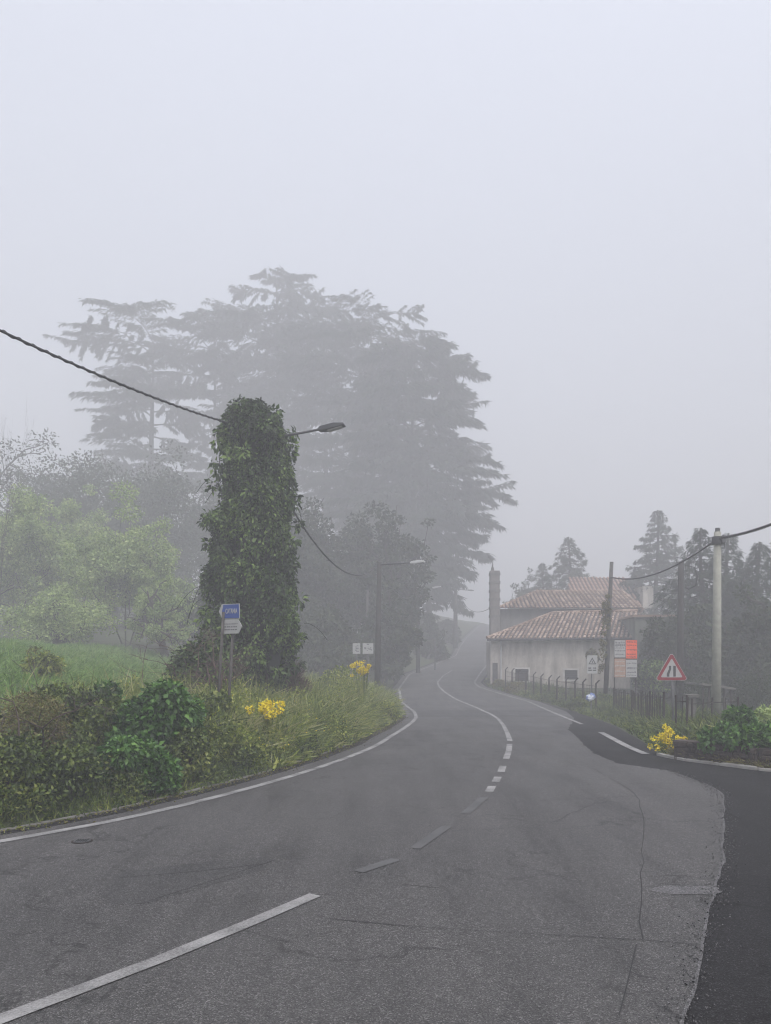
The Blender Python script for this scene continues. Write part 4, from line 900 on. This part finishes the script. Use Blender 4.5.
# ------------------------------------------------------------------ trees
def conifer(name, label, px, D_, top, rad, style, seed, group=None, base_frac=.12, nb=70, mat=None, dens=1.0, lean=0, trunk=.3, prof=None, zb=None, tuft=.42, aspect=None):
    rg = np.random.default_rng(seed); x = (px - CX) / FP * D_; b = float(gz(x, D_)) if zb is None else zb; zt = HC - (top - HY) / FP * D_; H = zt - b
    t = thing(name, label, 'tree', (x, D_, b), group); tr = MB(); P, Dr, U, L, W = [], [], [], [], []
    zs = np.linspace(0, 1, 9); tx = lambda s: x + lean * s * s + .12 * math.sin(s * 7 + seed); ty = lambda s: D_ + .1 * math.cos(s * 6 + seed)
    tr.tube([(tx(s), ty(s), b - .2 + (H + .2) * s * (1.0 if style != 'cedar' else .97)) for s in zs], [trunk * (1 - s * .9) + .02 for s in zs], 10)
    tr.build('trunk', M['bark'], t, True); lb = MB()
    for i in range(nb):
        if style == 'cedar': s = base_frac + (1 - base_frac) * (i + rg.random() * .8) / nb; s = min(s, .985)
        else: s = base_frac + (1 - base_frac) * ((i + rg.random() * .6) / nb) ** .9
        s = min(s, .99)
        a = i * 2.399 + rg.normal() * .35
        if prof: R = rad * float(np.interp(s, [q[0] for q in prof], [q[1] for q in prof]))
        elif style == 'cedar': R = rad * (1 - .72 * s ** 2.2) * rg.uniform(.6, 1.05)
        else: R = rad * 1.15 * (1 - s) ** .92 * rg.uniform(.6, 1.15) + .10
        if prof: R *= rg.uniform(.65, 1.1)
        ux, uy = math.cos(a), math.sin(a); z0 = b + H * s; n = 7; pts = []
        rise = rg.uniform(.0, .3) if style == 'cedar' else -.1
        for j in range(n):
            q = j / (n - 1)
            if style == 'cedar': dz = R * (rise * q - .22 * q * q * q)
            else: dz = R * (-.28 * q + (.22 * q * q if style == 'spruce' else -.12 * q))
            pts.append(Vector((tx(s) + ux * R * q + rg.normal() * .04 * R * q, ty(s) + uy * R * q + rg.normal() * .04 * R * q, z0 + dz)))
        r0 = max(.02, trunk * .28 * (1 - s * .6)); lb.tube(pts, [r0 * (1 - .8 * j / (n - 1)) for j in range(n)], 5)
        m_ = int((215 if style == 'cedar' else 80) * dens * max(R, .5))
        ced = style == 'cedar'; pa = np.array(pts)
        nf_ = max(5, int(R * (2.6 if ced else 3.4))); fq = np.sort(.12 + .86 * rg.random(nf_) ** .8); fs_ = np.where(np.arange(nf_) % 2, 1., -1.)
        fl2 = R * (.40 if ced else .26) * np.sin(np.clip(fq, 0, 1) * 2.5 + .25) * rg.uniform(.3, 1.35, nf_) + .12; fdz = rg.normal(size=nf_) * .05 * R ** .5
        j_ = rg.integers(nf_, size=m_); e_ = rg.random(m_) ** .75; tipm = rg.random(m_) < .14; q = np.where(tipm, rg.uniform(.55, 1.0, m_), fq[j_]); sg = fs_[j_]; lat = np.where(tipm, 0, fl2[j_] * e_)
        fi = np.clip(q, 0, 1) * (n - 1); i0 = np.clip(fi.astype(int), 0, n - 2); fr = (fi - i0)[:, None]
        base = pa[i0] * (1 - fr) + pa[i0 + 1] * fr; fw = .75 if ced else .6
        base[:, 0] += -uy * lat * sg + ux * lat * fw; base[:, 1] += ux * lat * sg + uy * lat * fw
        base[:, 2] += rg.normal(size=m_) * .06 + fdz[j_] * e_ - lat * lat / (R + .3) * (.35 if ced else .5) - (0 if ced else .15 * lat)
        d = np.stack([ux * fw + -uy * sg * .9 + rg.normal(size=m_) * .5, uy * fw + ux * sg * .9 + rg.normal(size=m_) * .5, np.full(m_, -.30 if ced else -.75) + rg.normal(size=m_) * .35], 1)
        if style == 'weep': d[:, 2] -= 1.0
        if ced and dens > 1: d[:, 2] -= .55
        u = np.stack([rg.normal(size=m_) * .5, rg.normal(size=m_) * .5, np.ones(m_)], 1)
        l = tuft * (.5 + rg.random(m_)) * (1 if ced else .55 + .45 * (1 - s)); P.append(base); Dr.append(d); U.append(u); L.append(l); W.append(l * .17)
    # leader
    lb.build('limb', M['bark'], t)
    cards('crown', np.concatenate(P), np.concatenate(Dr), np.concatenate(U), np.concatenate(L), np.concatenate(W), mat or M['cedar'], t)
    return t
G = 'tall cedars standing in the fog'
cp = [(0, .7), (.3, 1.0), (.55, .8), (.7, .9), (.85, .7), (.95, .75), (1, .45)]
conifer('cedar_tree', 'leftmost tall cedar with a flat top and spreading layers', 152, 88, 335, 11.6, 'cedar', 1, G, .22, 46, prof=[(0, .9), (.4, 1.0), (.5, .75), (.62, .5), (.72, .85), (.85, .6), (.95, .95), (1, .7)], trunk=.6, dens=1.5, tuft=.55)
conifer('cedar_tree', 'slim bare trunked cedar between the leftmost and the tallest', 214, 92, 330, 9.6, 'cedar', 2, G, .35, 34, prof=[(0, .6), (.5, .5), (.62, .3), (.75, .8), (.9, 1.0), (1, .6)], trunk=.5, dens=1.4, tuft=.55)
conifer('cedar_tree', 'tallest cedar, its pointed crown rising above the ivy column', 277, 92, 270, 11, 'cedar', 3, G, .42, 44, prof=[(0, .6), (.45, .6), (.6, .55), (.75, .95), (.85, .8), (.92, .5), (1, .14)], trunk=.6, dens=1.4, tuft=.55)
conifer('cedar_tree', 'cedar in the middle of the group with thin upright trunk', 325, 88, 318, 11, 'cedar', 4, G, .32, 44, prof=cp, trunk=.42, dens=1.3, tuft=.55)
conifer('cedar_tree', 'broad dense cedar right of the middle with rounded top', 372, 82, 312, 9.4, 'cedar', 5, G, .1, 84, prof=[(0, .5), (.2, .6), (.5, .9), (.7, .75), (.85, .95), (.95, .8), (1, .5)], trunk=.5, dens=1.3)
conifer('cedar_tree', 'rightmost cedar with long drooping boughs over the road', 414, 76, 338, 9.0, 'cedar', 6, G, .06, 100, prof=[(0, .15), (.12, .28), (.2, .5), (.33, .85), (.5, .9), (.56, .85), (.62, .68), (.72, .70), (.84, .76), (.93, .55), (1, .3)], trunk=.5, dens=1.5, tuft=.6)
conifer('cedar_tree', 'lower weeping cedar leaning out at the right of the group', 428, 74, 430, 5.8, 'weep', 7, G, .22, 60, prof=[(0, .3), (.3, .8), (.6, 1.0), (.85, .8), (1, .5)], trunk=.3, dens=2.0, tuft=.6)

def broadleaf(name, label, px, D_, top, wpx, mat, n, leaf, seed, group=None, airy=.5, k=60, trunk=.12, base_frac=.15, zb=None, levels=3, cat='tree', depth=.8, branches=True, squash=.5):
    rg = np.random.default_rng(seed + 500); x = (px - CX) / FP * D_; b = float(gz(x, D_)) if zb is None else zb; zt = HC - (top - HY) / FP * D_; H = zt - b; w = wpx / FP * D_ / 2
    t = thing(name, label, cat, (x, D_, b), group); m = MB(); ends = []
    def grow(p, d, L, r, dep):
        pts = [p]; q = p
        for i in range(4):
            d = (d + Vector(rg.normal(size=3)) * .14).normalized(); q = q + d * L / 4; pts.append(q)
        m.tube(pts, [r, r * .9, r * .8, r * .7, r * .6], 6 if dep > 1 else 4)
        ends.append((q, dep))
        if dep:
            for i in range(rg.integers(2, 5)):
                a = pts[rg.integers(2, 5)]; dd = (d + Vector(rg.normal(size=3)) * .65 + Vector((0, 0, .12))).normalized(); grow(a, dd, L * rg.uniform(.5, .8), r * .55, dep - 1)
    for i in range(3): grow(Vector((x + rg.normal() * .12, D_ + rg.normal() * .12, b - .1)), Vector((rg.normal() * .3, rg.normal() * .3, 1)), H * .38, trunk, levels)
    E = np.array([tuple(e[0]) for e in ends if e[1] <= 1])
    if len(E):                                             # keep the skeleton inside the crown
        vv = np.array(m.v); c0 = np.array([x, D_, b]); ext = np.percentile(np.abs(E - c0), 95, 0) + 1e-6; sc_ = np.array([min(w * .95 / ext[0], 1.6), min(w * depth / ext[1], 1.6), min(H * .93 / ext[2], 1.8)])
        m.v = [tuple(q) for q in (vv - c0) * sc_ + c0]; E = (E - c0) * sc_ + c0
    m.build('trunk', M['bark'], t)
    if n:
        kk = min(k, len(E)); C1 = E[rg.choice(len(E), kk, replace=False)]
        d = nrm(rg.normal(size=(k, 3))) * (rg.random(k) ** .4)[:, None]; C2 = np.array([x, D_, b + H * (base_frac + 1) / 2]) + d * np.array([w * .88, w * depth * .88, H * (1 - base_frac) / 2 * .9])
        C = np.concatenate([C1, C2]); R = rg.uniform(.10, .26, len(C)) * w * (1.2 - airy * .4)
        R = np.stack([R, R, R * squash * 1.4], 1)
        P, Dr, U, L, W = leaves_on_clumps(rg, C, R, n, leaf, .3, .8, ratio=.55, inner=.25); P[:, 2] = np.maximum(P[:, 2], b + .1)
        cards('crown', P, Dr, U, L, W, mat, t)
    return t
GA = 'pale spring trees on the slope at the left'
broadleaf('spring_tree', 'pale green leafing tree right of centre among those on the left slope', 128, 39, 516, 130, M['spring'], 34000, .14, 1, GA, .9, 80, levels=4, trunk=.04)
broadleaf('spring_tree', 'widest pale green tree, at the left edge of the picture', 20, 42, 508, 130, M['spring'], 34000, .14, 2, GA, .9, 80, levels=4, trunk=.04)
broadleaf('spring_tree', 'small pale green tree nearest to the ivy column on its left', 168, 35, 586, 70, M['spring'], 15000, .10, 3, GA, .9, 50, levels=3)
broadleaf('spring_tree', 'slender pale tree standing behind between the two wider ones', 76, 46, 500, 90, M['spring'], 20000, .15, 4, GA, .9, 60, levels=4, trunk=.04)
broadleaf('spring_tree', 'low pale green bush like tree under the pale trees on the slope', 60, 34, 600, 130, M['spring'], 14000, .12, 5, GA, .5, 60)
broadleaf('bare_tree', 'bare leafless tree rising at the far left edge', -2, 36, 412, 60, None, 0, .1, 6, None, levels=5, trunk=.05)
GD = 'dark evergreen trees below the cedars'
for i, (px, D_, top, w_, lab) in enumerate(((20, 46, 462, 190, 'dark foggy tree mass at the left edge under the bare tree'), (110, 46, 455, 170, 'dark foggy tree below the leftmost cedar'), (190, 48, 470, 150, 'dark foggy tree left behind the ivy column'),
                                     (300, 44, 510, 110, 'dark tree just right of the ivy column'), (345, 46, 532, 110, 'dark dense tree behind the second lamp'), (388, 44, 520, 74, 'dark tree standing over the bend at the left'),
                                     (385, 40, 600, 46, 'lower dark tree close to the road beyond the second lamp'), (318, 38, 612, 80, 'low dark tree behind the dry brown shrub'), (228, 38, 590, 100, 'low dark tree left behind the ivy column foot'),
                                     (426, 62, 622, 34, 'hazy round tree beside the road beyond the third lamp'), (445, 78, 622, 24, 'hazy hedge like tree at the top of the left line'))):
    broadleaf('evergreen_tree', lab, px, D_ * (1.28 if px < 210 else 1.08) if D_ < 50 else D_, top, w_, M['dark_leaf'], 22000 if w_ > 100 else 12000, .26, 20 + i, GD, .3, 90, .2, .0)
GS = 'spruces behind the house and the right hand wall'
conifer('spruce_tree', 'tall pale spruce in the fog right of the rear building', 657, 58, 510, 5.2, 'spruce', 21, GS, .12, 105, M['spruce'], 1.8, trunk=.25)
conifer('spruce_tree', 'hazy conifer peak behind the pink roof', 569, 64, 537, 4.8, 'spruce', 22, GS, .1, 100, M['spruce'], 1.8, trunk=.25)
conifer('spruce_tree', 'lower hazy conifer left of the peak behind the pink roof', 543, 66, 563, 2.8, 'spruce', 23, GS, .1, 80, M['spruce'], 1.3, trunk=.2)
conifer('spruce_tree', 'dark spruce just right of the wooden pole', 702, 36, 528, 3.9, 'spruce', 24, GS, .05, 110, M['spruce'], 1.7, trunk=.2, tuft=.34)
conifer('spruce_tree', 'dark spruce behind the concrete pole top', 728, 38, 533, 3.9, 'spruce', 25, GS, .05, 110, M['spruce'], 1.7, trunk=.2, tuft=.34)
conifer('spruce_tree', 'dark spruce at the right edge of the picture', 758, 35, 542, 3.6, 'spruce', 26, GS, .05, 110, M['spruce'], 1.7, trunk=.2, tuft=.34)
for i, (px, D_, top, w_, lab) in enumerate(((685, 33, 615, 66, 'dark bushy tree between the outbuilding and the spruces'), (735, 30, 612, 90, 'dark bushy tree under the spruces behind the concrete pole'), (775, 29, 590, 80, 'dark bushy tree cut by the right edge'),
                                     (525, 68, 585, 34, 'hazy round tree left of the hazy conifers'))):
    broadleaf('garden_tree', lab, px, D_, top, w_, M['dark_leaf'], 12000, .16, 60 + i, 'bushy trees behind the right hand wall and house', .3, 80, .15, .0)
# far woods that close the view in the fog
for i, (px, D_) in enumerate(((-120, 70), (-260, 60), (830, 60), (900, 50), (520, 150), (600, 95))):
    broadleaf('background_tree', ['dark tree beyond the left edge', 'far dark tree beyond the left edge', 'tree beyond the right edge', 'far tree beyond the right edge', 'faint tree past the hill crest', 'faint tree behind the rear building'][i], px, D_, 655 - 8 * FP / D_ if i > 3 else 655 - 12 * FP / D_, 9 * FP / D_, M['dark_leaf'], 6000, .35, 80 + i, None, .3, 60, .25, .0)

# ------------------------------------------------------------------ haze, sky, sun, camera
hz = MB().box((0, 135, 23), (600, 430, 50)).build('haze', None); tag(hz, 'even grey fog filling the whole scene', 'fog', kind='stuff')
hm = bpy.data.materials.new('fog_air'); hm.use_nodes = True; nt = hm.node_tree; nt.nodes.clear()
out = nt.nodes.new('ShaderNodeOutputMaterial'); pv = nt.nodes.new('ShaderNodeVolumePrincipled'); pv.inputs['Color'].default_value = (.73, .735, .76, 1); pv.inputs['Density'].default_value = .0113; pv.inputs['Anisotropy'].default_value = .0
nt.links.new(pv.outputs[0], out.inputs['Volume']); hz.data.materials.append(hm)
w = bpy.data.worlds.new('World'); sc.world = w; w.use_nodes = True; nt = w.node_tree; bg = nt.nodes['Background']
EL, AZ = 55, 155
sky = nt.nodes.new('ShaderNodeTexSky'); sky.sky_type = 'NISHITA'; sky.sun_disc = False; sky.sun_elevation = math.radians(EL); sky.sun_rotation = math.radians(AZ); sky.dust_density = 3
hs = nt.nodes.new('ShaderNodeHueSaturation'); hs.inputs['Saturation'].default_value = .28; nt.links.new(sky.outputs[0], hs.inputs['Color']); 
tc = nt.nodes.new('ShaderNodeTexCoord'); sx = nt.nodes.new('ShaderNodeSeparateXYZ'); nt.links.new(tc.outputs['Generated'], sx.inputs[0])   # overcast sky: brighter towards the zenith
mr = nt.nodes.new('ShaderNodeMapRange'); mr.inputs['From Min'].default_value = .1; mr.inputs['From Max'].default_value = .75; mr.inputs['To Min'].default_value = .72; mr.inputs['To Max'].default_value = 3.1; nt.links.new(sx.outputs['Z'], mr.inputs['Value'])
vs_ = nt.nodes.new('ShaderNodeVectorMath'); vs_.operation = 'SCALE'; nt.links.new(hs.outputs[0], vs_.inputs[0]); nt.links.new(mr.outputs[0], vs_.inputs['Scale'])
vm_ = nt.nodes.new('ShaderNodeVectorMath'); vm_.operation = 'MULTIPLY'; vm_.inputs[1].default_value = (.995, .99, 1.015); nt.links.new(vs_.outputs[0], vm_.inputs[0]); nt.links.new(vm_.outputs[0], bg.inputs['Color']); bg.inputs['Strength'].default_value = .15
sl = bpy.data.lights.new('sun', 'SUN'); sl.energy = 1.4; sl.angle = math.radians(14); sl.color = (1, .97, .93); so = bpy.data.objects.new('sun', sl); col.objects.link(so)
sd = Vector((math.sin(math.radians(AZ)) * math.cos(math.radians(EL)), math.cos(math.radians(AZ)) * math.cos(math.radians(EL)), math.sin(math.radians(EL)))); so.rotation_euler = sd.to_track_quat('Z', 'Y').to_euler()
cam = bpy.data.cameras.new('camera'); co = bpy.data.objects.new('camera', cam); col.objects.link(co); co.location = (0, 0, HC); co.rotation_euler = (math.radians(90), 0, 0)
cam.sensor_fit = 'VERTICAL'; cam.sensor_height = 36; cam.lens = 36 * FP / 1024; cam.shift_y = (HY - 512) / 1024; cam.clip_end = 3000; cam.clip_start = .05
sc.camera = co
sc.view_settings.view_transform = 'Standard'; sc.view_settings.look = 'None'; sc.view_settings.gamma = 1; sc.view_settings.use_curve_mapping = False; sc.view_settings.exposure = 0.10
cy = sc.cycles; cy.volume_bounces = 3; cy.max_bounces = 7; cy.diffuse_bounces = 3; cy.transparent_max_bounces = 8; cy.use_denoising = True; cy.use_adaptive_sampling = False; cy.pixel_filter_type = 'BLACKMAN_HARRIS'; cy.filter_width = 1.1; cy.caustics_reflective = False; cy.caustics_refractive = False; cy.volume_step_rate = 5
sc.render.resolution_x = 771; sc.render.resolution_y = 1024
